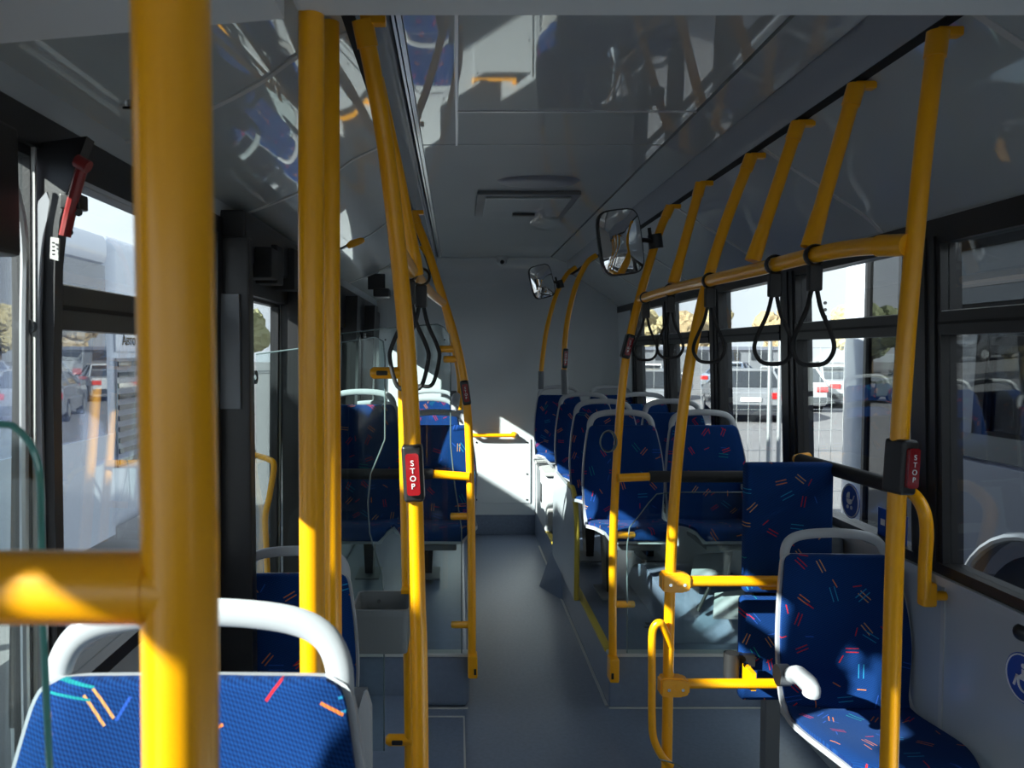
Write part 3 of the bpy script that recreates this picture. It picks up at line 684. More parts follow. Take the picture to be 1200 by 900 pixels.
bm = bmesh.new(); a = at(718, 795, 3.26); box(bm, a.x - .018, a.x + .024, 3.23, 3.30, a.z - .01, a.z + .095, .008); obj('floor_clamp', bm, MT['yellow'], p5)
bx('bolt_recess', MT['black'], p5, a.x - .012, a.x - .002, 3.226, 3.232, a.z + .01, a.z + .035)
p6 = pole('leaning yellow pole in the right half with two clamped cross bars', [(at(781, 900, 2.5).x, 2.5, 0), at(782, 850, 2.5), at(784, 740, 2.5), at(787, 640, 2.5), at(794, 540, 2.5), at(806, 440, 2.5), at(824, 350, 2.5), at(848, 268, 2.5), at(880, 184, 2.5)], cap=True)
p7 = pole('tall yellow pole at far right with a stop button and rail end', [(at(1040, 900, 1.53).x, 1.53, 0), at(1043, 850, 1.53), at(1047, 700, 1.53), at(1052, 560, 1.53), at(1060, 420, 1.53), at(1072, 280, 1.53), at(1084, 160, 1.53), at(1099, 40, 1.53)], cap=True)
# hangers of the right rail
def hanger(a, b, y, label):
    t = pole(label, [at(*a, y), at((a[0] * 3 + b[0]) / 4, (a[1] * 3 + b[1]) / 4, y), at((a[0] + b[0]) / 2, (a[1] + b[1]) / 2, y), at((a[0] + 3 * b[0]) / 4 + 0, (a[1] + 3 * b[1]) / 4, y), at(*b, y)][::-1], name='rail_hanger', cap=True, cat='rail hanger')
    q0 = at(*b, y); q1 = at(b[0] + (a[0] - b[0]) * .22, b[1] + (a[1] - b[1]) * .22, y)
    cyl('collar', q0, q1, .022, MT['yellow'], t, 18, r1=.0185)
hanger((1003, 102), (949, 290), 1.85, 'yellow ceiling hanger of right rail, nearest to the tall right pole')
hanger((935, 146), (882, 306), 2.16, 'yellow ceiling hanger of right rail, second from tall right pole')
hanger((821, 216), (789, 332), 2.90, 'yellow ceiling hanger of right rail, just before the large mirror')
railR = thing('overhead_rail', 'yellow overhead rail along right windows with hanging straps', 'rail', (.82, 2.4, 1.78))
tube('rail_tube', [at(1062, 287, 1.53), at(1030, 288, 1.60), at(990, 292, 1.72), at(945, 301, 1.87), at(882, 317, 2.16), at(826, 330, 2.5), at(788, 339, 2.9), at(750, 351, 3.28)], .0190, MT['yellow'], railR, seg=18)
cyl('rail_collar', at(1064, 287, 1.53), at(1030, 288, 1.60), .0225, MT['yellow'], railR, 18)
p8 = pole('curved yellow pole rising from the rearmost right aisle seat, with small mirror', [at(634, 437, 5.85), at(637, 410, 5.85), at(642, 380, 5.85), at(652, 345, 5.85), at(664, 322, 5.85), at(675, 313, 5.85)], .0175)
tube('grey_sleeve', [at(634, 456, 5.85), at(634, 435, 5.85)], .022, MT['grey'], p8, smooth_path=False)
p9 = pole('curved yellow pole rising from the third-row right seat, with small stop button', [at(661, 437, 5.0), at(662, 400, 5.0), at(667, 365, 5.0), at(676, 332, 5.0), at(688, 308, 5.0), at(699, 299, 5.0)], .0175)
tube('grey_sleeve', [at(662, 462, 5.0), at(661, 433, 5.0)], .0215, MT['grey'], p9, smooth_path=False)

# clamps and bars on p6
def clamp(parent, px, py, Y):
    a = at(px, py, Y); bm = bmesh.new()
    pts = [(a.x - .045, a.z - .028), (a.x - .025, a.z - .033), (a.x + .03, a.z - .033), (a.x + .052, a.z - .022), (a.x + .052, a.z + .020), (a.x + .03, a.z + .031), (a.x - .025, a.z + .034), (a.x - .045, a.z + .028)]
    prism_xz(bm, pts, Y - .024, Y + .024)
    bmesh.ops.bevel(bm, geom=bm.edges[:], offset=.006, segments=2, affect='EDGES')
    c = obj('clamp', bm, MT['yellow'], parent)
    for dx in (-.018, .028): cyl('clamp_bolt', (a.x + dx, Y - .026, a.z - .006), (a.x + dx, Y - .022, a.z - .006), .0055, MT['chrome'], c, 10)
    bm = bmesh.new(); ring = [(a.x + .008 + .010 * math.cos(t), Y - .0245, a.z + .010 * math.sin(t)) for t in [i * math.pi / 8 for i in range(3, 16)]]; sweep(bm, ring, .0015, 6); obj('cast_mark', bm, MT['yellow'], c)
    return c
clamp(p6, 790, 681, 2.5); clamp(p6, 788, 803, 2.5)
a = at(800, 681, 2.5); b = at(955, 681, 2.5); tube('cross_bar', [a, V((b.x, 2.5, a.z))], R, MT['yellow'], p6, smooth_path=False, seg=18)
a = at(800, 801, 2.5); b = at(955, 799, 2.5); tube('cross_bar', [a, V((b.x, 2.5, a.z))], .016, MT['yellow'], p6, smooth_path=False, seg=18)
tube('hand_loop', [at(786, 762, 2.5), at(781, 744, 2.48), at(774, 730, 2.46), at(766, 736, 2.46), at(764, 755, 2.46), at(764, 800, 2.46), at(764, 840, 2.46), at(766, 865, 2.46), at(775, 885, 2.47), at(786, 897, 2.49)], .0125, MT['yellow'], p6)
cable = tag(tube('cable_tie', [at(772, 890, 2.44), at(785, 893, 2.46), at(795, 897, 2.44), at(803, 903, 2.42)], .0025, MT['edge']), 'pale thin cable tie around the foot of the leaning right pole', 'cable tie')

# stop buttons
def stop_button(p, h, w, label, tilt=0, yaw=0, letters=True):
    t = thing('stop_button', label, 'stop button', tuple(p), 'black and red stop buttons on the poles')
    bm = bmesh.new(); box(bm, -w / 2, w / 2, -.030, .022, -h / 2, h / 2, .008, 3); o = obj('housing', bm, MT['black'], t); 
    o.location = (0, -.004, 0)
    bm = bmesh.new(); prism_xz(bm, rounded(-w * .30, w * .34, -h * .36, h * .36, .006), -.036, -.028); o = obj('button_face', bm, MT['red'], t); o.location = (w * .02, -.034, 0)
    if letters:
        for k, ch in enumerate('STOP'):
            me = text_mesh(ch, h * .135); me.transform(Matrix.Rotation(math.pi / 2, 4, 'X'))
            q = link('letter', me, MT['white'], t, smooth=False); q.location = (w * .02, -.0392, h * (.20 - k * .133))
    t.rotation_euler = (0, math.radians(tilt), math.radians(yaw)); return t
stop_button(at(484.5, 553, 1.58), .118, .042, 'black and red stop button on the long bent pole left of the aisle', -3)
stop_button(at(1053, 546, 1.53), .110, .040, 'black and red stop button on the tall far right pole', 3, 14)
stop_button(at(735, 406, 3.28), .105, .036, 'small dark stop button on right platform pole below the large mirror', 14)
stop_button(at(545.5, 460, 3.27), .105, .036, 'small dark stop button on the left platform corner pole', -8)
stop_button(at(662, 420, 5.0), .13, .034, 'small dark stop button on the rear right curved pole', 3)

# hanging straps
def strap(px, y, label, zr=None, xr=None, L_=.26, wd=.052, yaw=0, grp='black hanging strap loops'):
    x, z = xr, zr
    t = thing('hand_strap', label, 'hand strap', (x, y, z), grp)
    ring = [(x + .023 * math.cos(a), y, z + .023 * math.sin(a)) for a in [i * 2 * math.pi / 16 for i in range(16)]]
    bm = bmesh.new(); sweep(bm, ring, .004, 8, closed=True, r2=.010, up=(1, 0, 0)); obj('rail_loop', bm, MT['black'], t)
    bx('buckle', MT['black'], t, x - .016, x + .016, y - .012, y + .012, z - .085, z - .022, bev=.005)
    lp = spline([(x - .006, y, z - .08), (x - .018, y, z - .13), (x - wd * .85, y, z - .19), (x - wd * .95, y, z - .225), (x - wd * .6, y, z - L_ + .006), (x, y, z - L_), (x + wd * .6, y, z - L_ + .006), (x + wd * .95, y, z - .225), (x + wd * .85, y, z - .19), (x + .018, y, z - .13), (x + .006, y, z - .08)], 5)
    bm = bmesh.new(); sweep(bm, lp, .0055, 8); obj('loop', bm, MT['rubber'], t)
for px, py, y, nm in ((955, 299, 1.83, 'nearest to the tall right pole'), (908, 310, 2.02, 'second from the tall right pole'), (832, 329, 2.46, 'beside the leaning right pole'), (786, 340, 2.95, 'between the leaning pole and the large mirror'), (757, 349, 3.22, 'at the rear end by the platform pole')):
    q = at(px, py, y); strap(px, y, 'black loop strap hanging from the right rail, ' + nm, q.z, q.x)
for y, dx, nm in ((1.98, -.01, 'nearer of the two on the left rail, behind stop pole'), (2.12, .015, 'farther of the two on the left rail, behind stop pole')):
    strap(0, y, 'black loop strap, ' + nm, RZ, -.112 + dx, L_=.30)

# mirrors
def mirror(center, w_, h_, pole_pt, label, yaw, roll, pitch):
    t = thing('convex_mirror', label, 'mirror', tuple(center))
    e = 3.0
    def se(s, wv, hv, bulge, ybase):
        out = []
        for i in range(33):
            a = i * 2 * math.pi / 32
            c, s_ = math.cos(a), math.sin(a); x = abs(c) ** (2 / 4.5) * math.copysign(1, c) * wv * s; z = abs(s_) ** (2 / 4.5) * math.copysign(1, s_) * hv * s
            out.append(V((x, ybase - bulge * (1 - s * s), z)))
        return out[:-1]
    def dome(name, wv, hv, bulge, yb, m, thick):
        bm = bmesh.new(); prev = None; rings = []
        for s in (1, .9, .75, .5, .25):
            rings.append([bm.verts.new(p) for p in se(s, wv, hv, bulge, yb)])
        c = bm.verts.new((0, yb - bulge, 0))
        for a, b in zip(rings, rings[1:]):
            for k in range(32): bm.faces.new((a[k], a[(k + 1) % 32], b[(k + 1) % 32], b[k]))
        for k in range(32): bm.faces.new((rings[-1][k], rings[-1][(k + 1) % 32], c))
        back = [bm.verts.new(v.co + V((0, thick, 0))) for v in rings[0]]
        for k in range(32): bm.faces.new((rings[0][k], back[k], back[(k + 1) % 32], rings[0][(k + 1) % 32]))
        bm.faces.new(back); o = link(name, from_bm(bm), m, None, recenter=False); o.parent = t; return o
    dome('mirror_glass', w_ / 2 * .93, h_ / 2 * .95, .012, -.014, MT['mirror'], .01)
    dome('mirror_housing', w_ / 2, h_ / 2, .001, -.006, MT['black'], .022)
    t.rotation_euler = (math.radians(pitch), math.radians(roll), math.radians(yaw))
    return t
def mirror_arm(t, p0, p1):
    # bracket between the mirror back and the pole, built in the mirror's own space
    Rm = t.rotation_euler.to_matrix().inverted(); a = Rm @ (V(p0) - t.location); b = Rm @ (V(p1) - t.location)
    bm = bmesh.new(); sweep(bm, [a, a + (b - a) * .5 + V((0, 0, .01)), b], .010, 10); o = link('mirror_arm', from_bm(bm), MT['black'], None, recenter=False); o.parent = t
    bm = bmesh.new(); disc_cyl(bm, b + V((0, 0, -.03)), b + V((0, 0, .03)), .030, 14); o = link('pole_clamp', from_bm(bm), MT['black'], None, recenter=False); o.parent = t
    bm = bmesh.new(); disc_cyl(bm, b + V((-.02, 0, .025)), b + V((-.02, 0, .06)), .008, 10); o = link('clamp_screw', from_bm(bm), MT['black'], None, recenter=False); o.parent = t
mc = at(727, 284, 3.16); mr = mirror(mc, .185, .27, None, 'large rounded rectangular mirror on the right platform pole', 8, -8, 0)
mirror_arm(mr, mc + V((.05, .025, -.0)), at(768, 283, 3.28))
mc = at(635, 330, 5.72); mr2 = mirror(mc, .175, .25, None, 'small rounded rectangular mirror on the rearmost right pole', 8, -14, 0)
mirror_arm(mr2, mc + V((.05, .025, 0)), at(656, 333, 5.85))

# ------------------------------------------------------------------ glass screens
def screen(name, pts, Y, label, edge='edge', er=.0022):
    t = thing(name, label, 'glass screen', (0, Y, 0))
    P = [at(x, y, Y) for x, y in pts]
    bm = bmesh.new(); prism_xz(bm, [(p.x, p.z) for p in P], Y, Y + .006); obj('glass_pane', bm, MT['screen'], t, smooth=False)
    return t, P
sA, PA = screen('draught_screen', [(300, 415), (347, 409), (397, 402), (440, 395), (449, 400), (451, 420), (451, 515), (443, 535), (434, 556), (431, 590), (433, 625), (447, 672), (450, 700), (450, 880), (300, 880)], 2.62, 'clear glass screen left of the bin pole with notched edge')
bm = bmesh.new(); sweep(bm, [p + V((0, .003, 0)) for p in PA[:-1]], .0026, 6); obj('glass_edge', bm, MT['edge'], sA)
for (x0, x1, y) in ((434, 476, 437), (452, 484, 867)):
    a, b = at(x0, y, 2.6), at(x1, y, 2.6); bm = bmesh.new(); sweep(bm, [a, a + V((.01, 0, 0)), b], [.012, .020, .020], 14); c = obj('glass_clip', bm, MT['yellow'], sA)
    bx('clip_insert', MT['black'], c, a.x + .022, a.x + .06, 2.575, 2.585, a.z - .008, a.z + .008, bev=.004)
corner = [(527, 402), (526, 392), (521, 384), (513, 380)]
sB, PB = screen('draught_screen', [(541, 766), (541, 620), (533, 570), (528, 520), (528, 440)] + corner + [(470, 383), (398, 391), (340, 398), (340, 766)], 3.292, 'clear glass screen on the front edge of the left platform')
bm = bmesh.new(); sweep(bm, [p + V((0, .003, 0)) for p in PB[:-1]], .0028, 6); obj('glass_edge', bm, MT['edge'], sB)
zb = at(450, 552, 3.34).z
cyl('padded_rail', (at(345, 552, 3.32).x, 3.262, zb), (at(508, 552, 3.32).x, 3.262, zb), .023, MT['rubber'], sB)
cyl('rail_end', (at(507, 552, 3.32).x, 3.262, zb), (at(550, 556, 3.3).x, 3.25, zb - .01), .018, MT['yellow'], sB, 16)
for y, x0 in ((409, 516), (421, 521), (605, 529), (732, 530)):
    a = at(x0, y, 3.31); xe = {409: 537, 421: 541, 605: 552, 732: 553}[y]; cyl('glass_clip', a, at(xe, y, 3.28), .0155, MT['yellow'], sB, 14)
sC, PC = screen('draught_screen', [(735, 768), (735, 640), (738, 618), (748, 606), (760, 590), (770, 579), (790, 577), (872, 577), (872, 768)], 3.292, 'low clear glass screen on the front edge of right platform')
bm = bmesh.new(); sweep(bm, [p + V((0, .003, 0)) for p in PC[:-1]], .0028, 6); obj('glass_edge', bm, MT['edge'], sC)
zb = at(800, 556, 3.32).z
cyl('padded_rail', (at(757, 556, 3.32).x, 3.262, zb), (at(877, 556, 3.32).x, 3.262, zb), .025, MT['rubber'], sC)
cyl('rail_end', (at(758, 558, 3.3).x, 3.262, zb), (at(722, 558, 3.29).x, 3.25, zb - .004), .018, MT['yellow'], sC, 16)
for y in (627, 708): cyl('glass_clip', at(742, y, 3.32), at(719, y, 3.28), .0155, MT['yellow'], sC, 14)
# near green-edged screen
sD, PD = screen('draught_screen', [(-60, 498), (2, 498), (18, 504), (33, 521), (42, 545), (45, 575), (46, 640), (48, 735), (56, 905), (60, 960), (-60, 960)], .56, 'glass screen with green rounded edge at the far left, under the side bar')
bm = bmesh.new(); sweep(bm, spline([p + V((0, .003, 0)) for p in PD[:-1]], 4), .0027, 8); obj('glass_edge', bm, MT['green'], sD)

# ------------------------------------------------------------------ litter bin
bi = thing('litter_bin', 'open grey plastic litter bin hung on the pole above the left platform', 'bin', (at(446, 768, 2.38).x, 2.48, .5))
x0, x1 = at(412, 700, 2.38).x, at(480, 700, 2.38).x; z1 = at(446, 715, 2.38).z; z0 = at(446, 768, 2.38).z
bm = bmesh.new()
o_ = rounded(x0, x1, 2.38, 2.575, .022, 4); 
def ringz(pts, z, k=1.0):
    cx, cy = (x0 + x1) / 2, 2.478; return [bm.verts.new((cx + (x - cx) * k, cy + (y - cy) * k, z)) for x, y in pts]
rings = [ringz(o_, z0, .90), ringz(o_, z1 - .02, 1.0), ringz(o_, z1 - .02, 1.03), ringz(o_, z1, 1.03), ringz(o_, z1, .95), ringz(o_, z0 + .01, .85)]
n_ = len(o_)
for a, b in zip(rings, rings[1:]):
    for k in range(n_): bm.faces.new((a[k], a[(k + 1) % n_], b[(k + 1) % n_], b[k]))
bm.faces.new(rings[0][::-1]); bm.faces.new(rings[-1]); obj('bin_body', bm, MT['binm'], bi)
cyl('rivet', (at(444, 708, 2.56).x, 2.566, z1 - .03), (at(444, 708, 2.56).x, 2.556, z1 - .03), .006, MT['chrome'], bi, 12)
bx('mounting_bracket', MT['yellow'], bi, at(470, 690, 2.55).x, at(480, 690, 2.55).x, 2.54, 2.60, z1 + .0, z1 + .012)

# ------------------------------------------------------------------ wheelchair back panel
wp = thing('wheelchair_backrest', 'tall upright blue padded panel beside the right window, behind the cross bars', 'backrest panel', (1.12, 2.65, .38))
def pad(name, px0, px1, py0, py1, Y, th=.05):
    a, b = at(px0, py1, Y), at(px1, py0, Y)
    bm = bmesh.new(); box(bm, a.x, b.x, Y, Y + th, a.z, b.z, .016, 4); uvl = bm.loops.layers.uv.new('uv')
    for f in bm.faces:
        for lp in f.loops: lp[uvl].uv = (lp.vert.co.x, lp.vert.co.z)
    return obj(name, bm, MT['fabric'], wp), a, b
pad('upper_pad', 873, 979, 543, 696, 2.62); pad('lower_pad', 868, 966, 701, 822, 2.62)
a, b = at(880, 800, 2.68), at(972, 560, 2.68); bx('back_board', MT['black'], wp, a.x, b.x, 2.665, 2.69, a.z, b.z, bev=.004)
bx('support_post', MT['grey'], wp, a.x + .06, a.x + .11, 2.69, 2.74, 0, b.z)
bx('hinge_bracket', MT['yellow'], wp, *(lambda q, r: (q.x, r.x, 2.52, 2.625, r.z, q.z))(at(889, 682, 2.55), at(925, 688, 2.55)))
bm = bmesh.new(); q = at(857, 780, 2.60); disc_cyl(bm, q + V((0, 0, -.045)), q + V((0, 0, .045)), .026, 18); obj('buffer_roller', bm, MT['rubber'], wp)
q = at(874, 779, 2.57); cyl('bolt', q, q + V((0, -.02, 0)), .010, MT['chrome'], wp, 12)
q = at(874, 789, 2.57); bx('bolt_bracket', MT['yellow'], wp, q.x - .008, q.x + .008, 2.5, 2.58, q.z - .03, q.z + .03)
bx('roller_arm', MT['black'], wp, at(857, 780, 2.6).x, at(885, 780, 2.6).x, 2.60, 2.63, q.z + .01, q.z + .05)

# wall rail in front of window, right
wrl = thing('window_rail', 'black padded rail with yellow bent end across the right window', 'rail', (1.3, 2.4, 1.15))
XW = 1.31
a, b = atX(938, 539, XW), atX(1052, 571, XW)
bm = bmesh.new(); sweep(bm, [a, b], .024, 18); obj('padded_rail', bm, MT['rubber'], wrl)
tube('bent_end', [b, atX(1062, 573, XW), atX(1074, 583, XW), atX(1083, 600, XW), atX(1086, 625, XW + .01), atX(1084, 660, XW + .02), atX(1083, 700, XW + .03)], .0175, MT['yellow'], wrl)
q = atX(1083, 690, XW + .03); bx('wall_bracket', MT['yellow'], wrl, q.x - .012, q.x + .03, q.y - .018, q.y + .018, q.z - .05, q.z + .02, bev=.008)
cyl('wall_stud', (q.x + .02, q.y, q.z - .02), (XR, q.y, q.z - .02), .014, MT['yellow'], wrl, 14)
tube('rail_end', [a, a + V((.0, .03, 0)), a + V((.04, .07, 0)), V((XR - .02, a.y + .09, a.z))], .0175, MT['yellow'], wrl)

# heater box and wall ledge behind the low right seat
hb2 = thing('heater_box', 'pale grey heater housing with black oval slot under the right window', 'heater', (1.3, 2.9, 0.62))
bx('housing', MT['sidewall'], hb2, 1.24, XR - .005, 2.72, 3.27, 0.62, 0.90, bev=.03, seg=4)
q = at(1003, 647, 2.72); bm = bmesh.new(); sweep(bm, [(1.27, 2.728, .835), (1.27, 2.715, .835)], [.045, .045], 24)
for v in bm.verts: v.co.z = .835 + (v.co.z - .835) * .4
obj('air_slot', bm, MT['black'], hb2)
# rear right: side panel with yellow nosing, white engine box, floor wedge
ssp = thing('seat_side_panel', 'grey side panel with yellow front nosing under the second right row', 'panel', (.64, 4.3, .24))
bm = bmesh.new(); prism_yz(bm, [(4.02, .24), (4.95, .24), (4.95, .72), (4.85, .80), (4.20, .80), (4.08, .74), (4.02, .60)], .625, .645); obj('panel_sheet', bm, MT['sidewall'], ssp)
bm = bmesh.new(); sweep(bm, spline([(.635, 4.02, .245), (.635, 4.01, .45), (.635, 4.01, .60), (.635, 4.06, .74), (.635, 4.16, .81), (.635, 4.3, .815)], 5), .014, 10); obj('nosing_strip', bm, MT['yelstrip'], ssp)
eb = thing('engine_box', 'pale box with dark slot below the rearmost right aisle seat', 'box', (.72, 6.0, .24))
bx('box_body', MT['wall'], eb, .645, 1.30, 5.55, 6.30, .241, .66, bev=.02)
bx('box_lid', MT['trim'], eb, .635, 1.31, 5.53, 6.3, .655, .68, bev=.006)
bx('slot', MT['black'], eb, .640, .647, 5.75, 5.85, .42, .56)
bx('vent_block', MT['trim'], eb, .66, .78, 5.515, 5.552, .30, .42, bev=.008)
wd_ = thing('floor_wedge', 'dark triangular floor wedge at the foot of the right platform in the aisle', 'wedge', (.62, 4.9, 0))
bm = bmesh.new(); v = [bm.verts.new(p) for p in ((.668, 4.75, 0), (.55, 5.05, 0), (.668, 5.45, 0), (.668, 4.85, .16), (.668, 5.35, .16))]
for f in ((0, 1, 2), (0, 3, 1), (1, 3, 4), (1, 4, 2), (0, 2, 4, 3)): bm.faces.new([v[i] for i in f])
obj('wedge_body', bm, MT['plinth'], wd_)
# wheel cover structures under the front right row
wc = thing('wheel_cover', 'rounded pale wheel cover under the front right row of seats', 'wheel cover', (1.2, 3.9, .24))
bm = bmesh.new(); pts = [(3.42, .241)] + [(3.90 + .42 * math.cos(t), .241 + .20 * math.sin(t)) for t in [math.radians(d) for d in range(170, 5, -15)]] + [(4.38, .241)]
prism_yz(bm, pts, .98, XR - .003); obj('cover', bm, MT['plinth'], wc)
sbk = thing('seat_bracket', 'pale sunlit folded bracket under the front right seats, behind the low glass screen', 'bracket', (1.1, 3.6, .35))
for (q0, q1, q2, q3) in (((806, 676), (822, 660), (868, 656), (848, 674)), ((832, 722), (846, 706), (880, 702), (880, 722))):
    P_ = [at(*q, 3.46) for q in (q0, q1, q2, q3)]
    bm = bmesh.new(); hexa(bm, [V((P_[0].x, 3.42, P_[0].z)), V((P_[3].x, 3.42, P_[3].z)), V((P_[2].x, 3.56, P_[2].z)), V((P_[1].x, 3.56, P_[1].z))] + [V((p_.x, yy, p_.z + .012)) for p_, yy in ((P_[0], 3.42), (P_[3], 3.42), (P_[2], 3.56), (P_[1], 3.56))]); obj('bracket_plate', bm, MT['handle'], sbk)
tube('bracket_rod', [at(818, 716, 3.50), at(845, 660, 3.50)], .008, MT['rubber'], sbk, smooth_path=False)
# seat support brace
br = thing('seat_brace', 'black diagonal brace rod under the seats behind the litter bin', 'brace', (-.3, 3.5, .3))
tube('brace_rod', [(-.36, 3.52, .245), (-.12, 3.56, .66)], .009, MT['rubber'], br, smooth_path=False)
# cable ring on the platform pole
cr_ = thing('cable_coil', 'small coil of pale cable hung on the right platform pole', 'cable', at(712, 517, 3.25))
q = at(713, 517, 3.255)
for k, (rx, rz, m) in enumerate(((.036, .046, 'edge'), (.032, .042, 'rubber'), (.030, .046, 'edge'))):
    bm = bmesh.new(); sweep(bm, [(q.x - .003 * k + rx * math.cos(a), q.y - .006 * k + .006 * math.sin(2 * a), q.z + rz * math.sin(a)) for a in [i * 2 * math.pi / 28 for i in range(28)]], .0028, 6, closed=True); obj('cable_turn', bm, MT[m], cr_)

# ------------------------------------------------------------------ signs
def round_sign(px, py, X, r, label, kind):
    p = atX(px, py, X); t = thing('round_sign', label, 'sign', tuple(p))
    bm = bmesh.new(); disc_cyl(bm, p, p + V((-.002, 0, 0)), r, 32); obj('disc', bm, MT['blue'], t)
    bm = bmesh.new(); ring = [(p.x - .003, p.y + r * .92 * math.cos(a), p.z + r * .92 * math.sin(a)) for a in [i * 2 * math.pi / 32 for i in range(32)]]; sweep(bm, ring, r * .03, 6, closed=True); obj('rim', bm, MT['white'], t)
    bm = bmesh.new(); X0 = p.x - .0045
    def q(y, z): return (p.y - y * r, p.z + z * r)
    if kind == 'pram':
        prism_yz(bm, [q(*a) for a in ((-.38, .10), (.30, .10), (.22, -.12), (.05, -.2), (-.15, -.2), (-.32, -.1))], X0, X0 + .002)
        prism_yz(bm, [q(*a) for a in ((-.38, .14), (-.05, .14), (-.05, .5), (-.2, .48), (-.34, .35))], X0, X0 + .002)
        prism_yz(bm, [q(*a) for a in ((.28, .08), (.34, .08), (.5, .38), (.42, .38))], X0, X0 + .002)
        for cx in (-.24, .18):
            prism_yz(bm, [q(cx + .11 * math.cos(t_), -.36 + .11 * math.sin(t_)) for t_ in [i * math.pi / 6 for i in range(12)]], X0, X0 + .002)
    else:
        prism_yz(bm, [q(.02 + .10 * math.cos(t_), .5 + .10 * math.sin(t_)) for t_ in [i * math.pi / 6 for i in range(12)]], X0, X0 + .002)
        prism_yz(bm, [q(*a) for a in ((-.05, .36), (.09, .36), (.09, .02), (-.05, .02))], X0, X0 + .002)
        prism_yz(bm, [q(*a) for a in ((-.36, .04), (.09, .04), (.09, -.08), (-.36, -.08))], X0, X0 + .002)
        prism_yz(bm, [q(*a) for a in ((-.36, .0), (-.26, .0), (-.42, -.45), (-.52, -.42))], X0, X0 + .002)
        bm2 = [(X0 + .001, p.y - (.12 + .34 * math.cos(t_)) * r, p.z + (-.18 + .34 * math.sin(t_)) * r) for t_ in [math.radians(d) for d in range(60, 330, 15)]]
        sweep(bm, bm2, r * .045, 6)
    obj('pictogram', bm, MT['white'], t, smooth=False); return t
round_sign(997, 587, XRz(1.03) + .004, .062, 'round blue pram sign stuck low on the right window glass', 'pram')
round_sign(1200, 795, XR - .001, .062, 'round blue wheelchair sign cut off at the right edge, on side wall', 'wheelchair')
for (px0, px1, py, lab) in ((1030, 1042, 606, 'left blue rectangular sticker low on the right window'), (1056, 1064, 616, 'right blue rectangular sticker low on window, behind tall pole')):
    a = atX(px0, py, XRz(1.0) + .004); b = atX(px1, py, XRz(1.0) + .004)
    t = thing('window_sticker', lab, 'sticker', tuple(a), None)
    bx('sticker_sheet', MT['blue'], t, a.x - .003, a.x - .001, b.y, a.y, a.z - .06, a.z + .035)
    bx('pale_symbol', MT['white'], t, a.x - .0045, a.x - .003, b.y + (a.y - b.y) * .3, a.y - (a.y - b.y) * .3, a.z - .02, a.z + .0)
kn = thing('wall_knob', 'black round knob on the grey side wall at the right edge', 'knob', atX(1198, 740, XR)); q = atX(1199, 741, XR - .01)
bm = bmesh.new(); bmesh.ops.create_uvsphere(bm, u_segments=16, v_segments=10, radius=.022, matrix=Matrix.Translation(q)); obj('knob_ball', bm, MT['black'], kn)
cyl('knob_stem', q, (XR, q.y, q.z), .010, MT['black'], kn, 12)

# ================================================================== outside
gr = bx('ground', MT['asphalt'], None, -90, 90, -60, 140, -0.5, -0.35, kind='structure')
# neighbouring bus on the right
rb = thing('parked_bus', 'white bus parked close outside the right windows, with dark doors and wheel arch', 'bus', (3.6, 2, -.35))
BX = 2.72
def rbx(name, m, y0, y1, z0, z1, t=0.0, d=.08, bev=0.0): return bx(name, MT[m], rb, BX - t, BX - t + d, y0, y1, z0, z1, bev=bev)
yc = 5.48
bm = bmesh.new(); box(bm, BX, BX + 2.5, yc - .32, yc, -.1, 2.75, .12, 4); obj('corner_body', bm, MT['buswhite'], rb)
bx('roof', MT['buswhite'], rb, BX, BX + 2.5, -5.5, yc - .30, 2.52, 2.75, bev=.06)
bx('far_side', MT['busgrey'], rb, BX + 2.42, BX + 2.5, -5.5, yc - .3, -.1, 2.52)
bx('bus_floor', MT['busgrey'], rb, BX + .1, BX + 2.42, -5.5, yc - .3, -.1, .05)
# door zone: two dark glazed leaves
for y0, y1 in ((4.72, 5.14), (4.28, 4.70)):
    c = rbx('door_leaf', 'busdark', y0, y1, .0, 2.40, -.02, .006)
    for a, b, z0, z1 in ((y0, y0 + .03, 0, 2.4), (y1 - .03, y1, 0, 2.4), (y0, y1, 0, .06), (y0, y1, 2.36, 2.40)):
        bx('leaf_frame', MT['black'], c, BX + .0, BX + .04, a, b, z0, z1)
rbx('door_header', 'black', 4.26, 5.16, 2.40, 2.52)
# side body with windows and wheel arch; white lower panels greyed to paint in shade
bm = bmesh.new(); cy_, cz_, r_ = 3.55, .12, .56
arc = [(cy_ + r_ * math.cos(a), cz_ + r_ * math.sin(a)) for a in [math.radians(d) for d in range(-20, 201, 10)]]
pts = [(4.26, -.10), (4.26, 0.98), (2.5, .98), (2.5, -.10)] + arc[::-1]
prism_yz(bm, pts, BX, BX + .08); obj('side_panel', bm, MT['busgrey'], rb)
bm = bmesh.new(); sweep(bm, [(BX - .01, y, z) for y, z in arc], .022, 8); obj('wheel_arch', bm, MT['alu'], rb)
bm = bmesh.new(); disc_cyl(bm, (BX + .06, cy_, .12), (BX + .34, cy_, .12), .47, 36); whl = obj('wheel', bm, MT['tyre'], rb)
cyl('hub', (BX + .045, cy_, .12), (BX + .07, cy_, .12), .27, MT['hub'], whl, 28); cyl('hub_cap', (BX + .0, cy_, .12), (BX + .05, cy_, .12), .10, MT['hub'], whl, 20)
rbx('side_panel', 'busgrey', -5.5, 2.5, -.10, .98)
for y0, y1 in ((2.95, 4.24), (1.55, 2.90), (.15, 1.50), (-1.3, .10)):
    rbx('side_window', 'busdark', y0, y1, 1.0, 2.40, -.02, .006); rbx('window_frame', 'black', y0, y1, 1.90, 1.935, -.01, .02); rbx('window_pillar', 'black', y1, y1 + .05, .98, 2.40)
rbx('upper_band', 'buswhite', -5.5, 4.26, 2.40, 2.52)
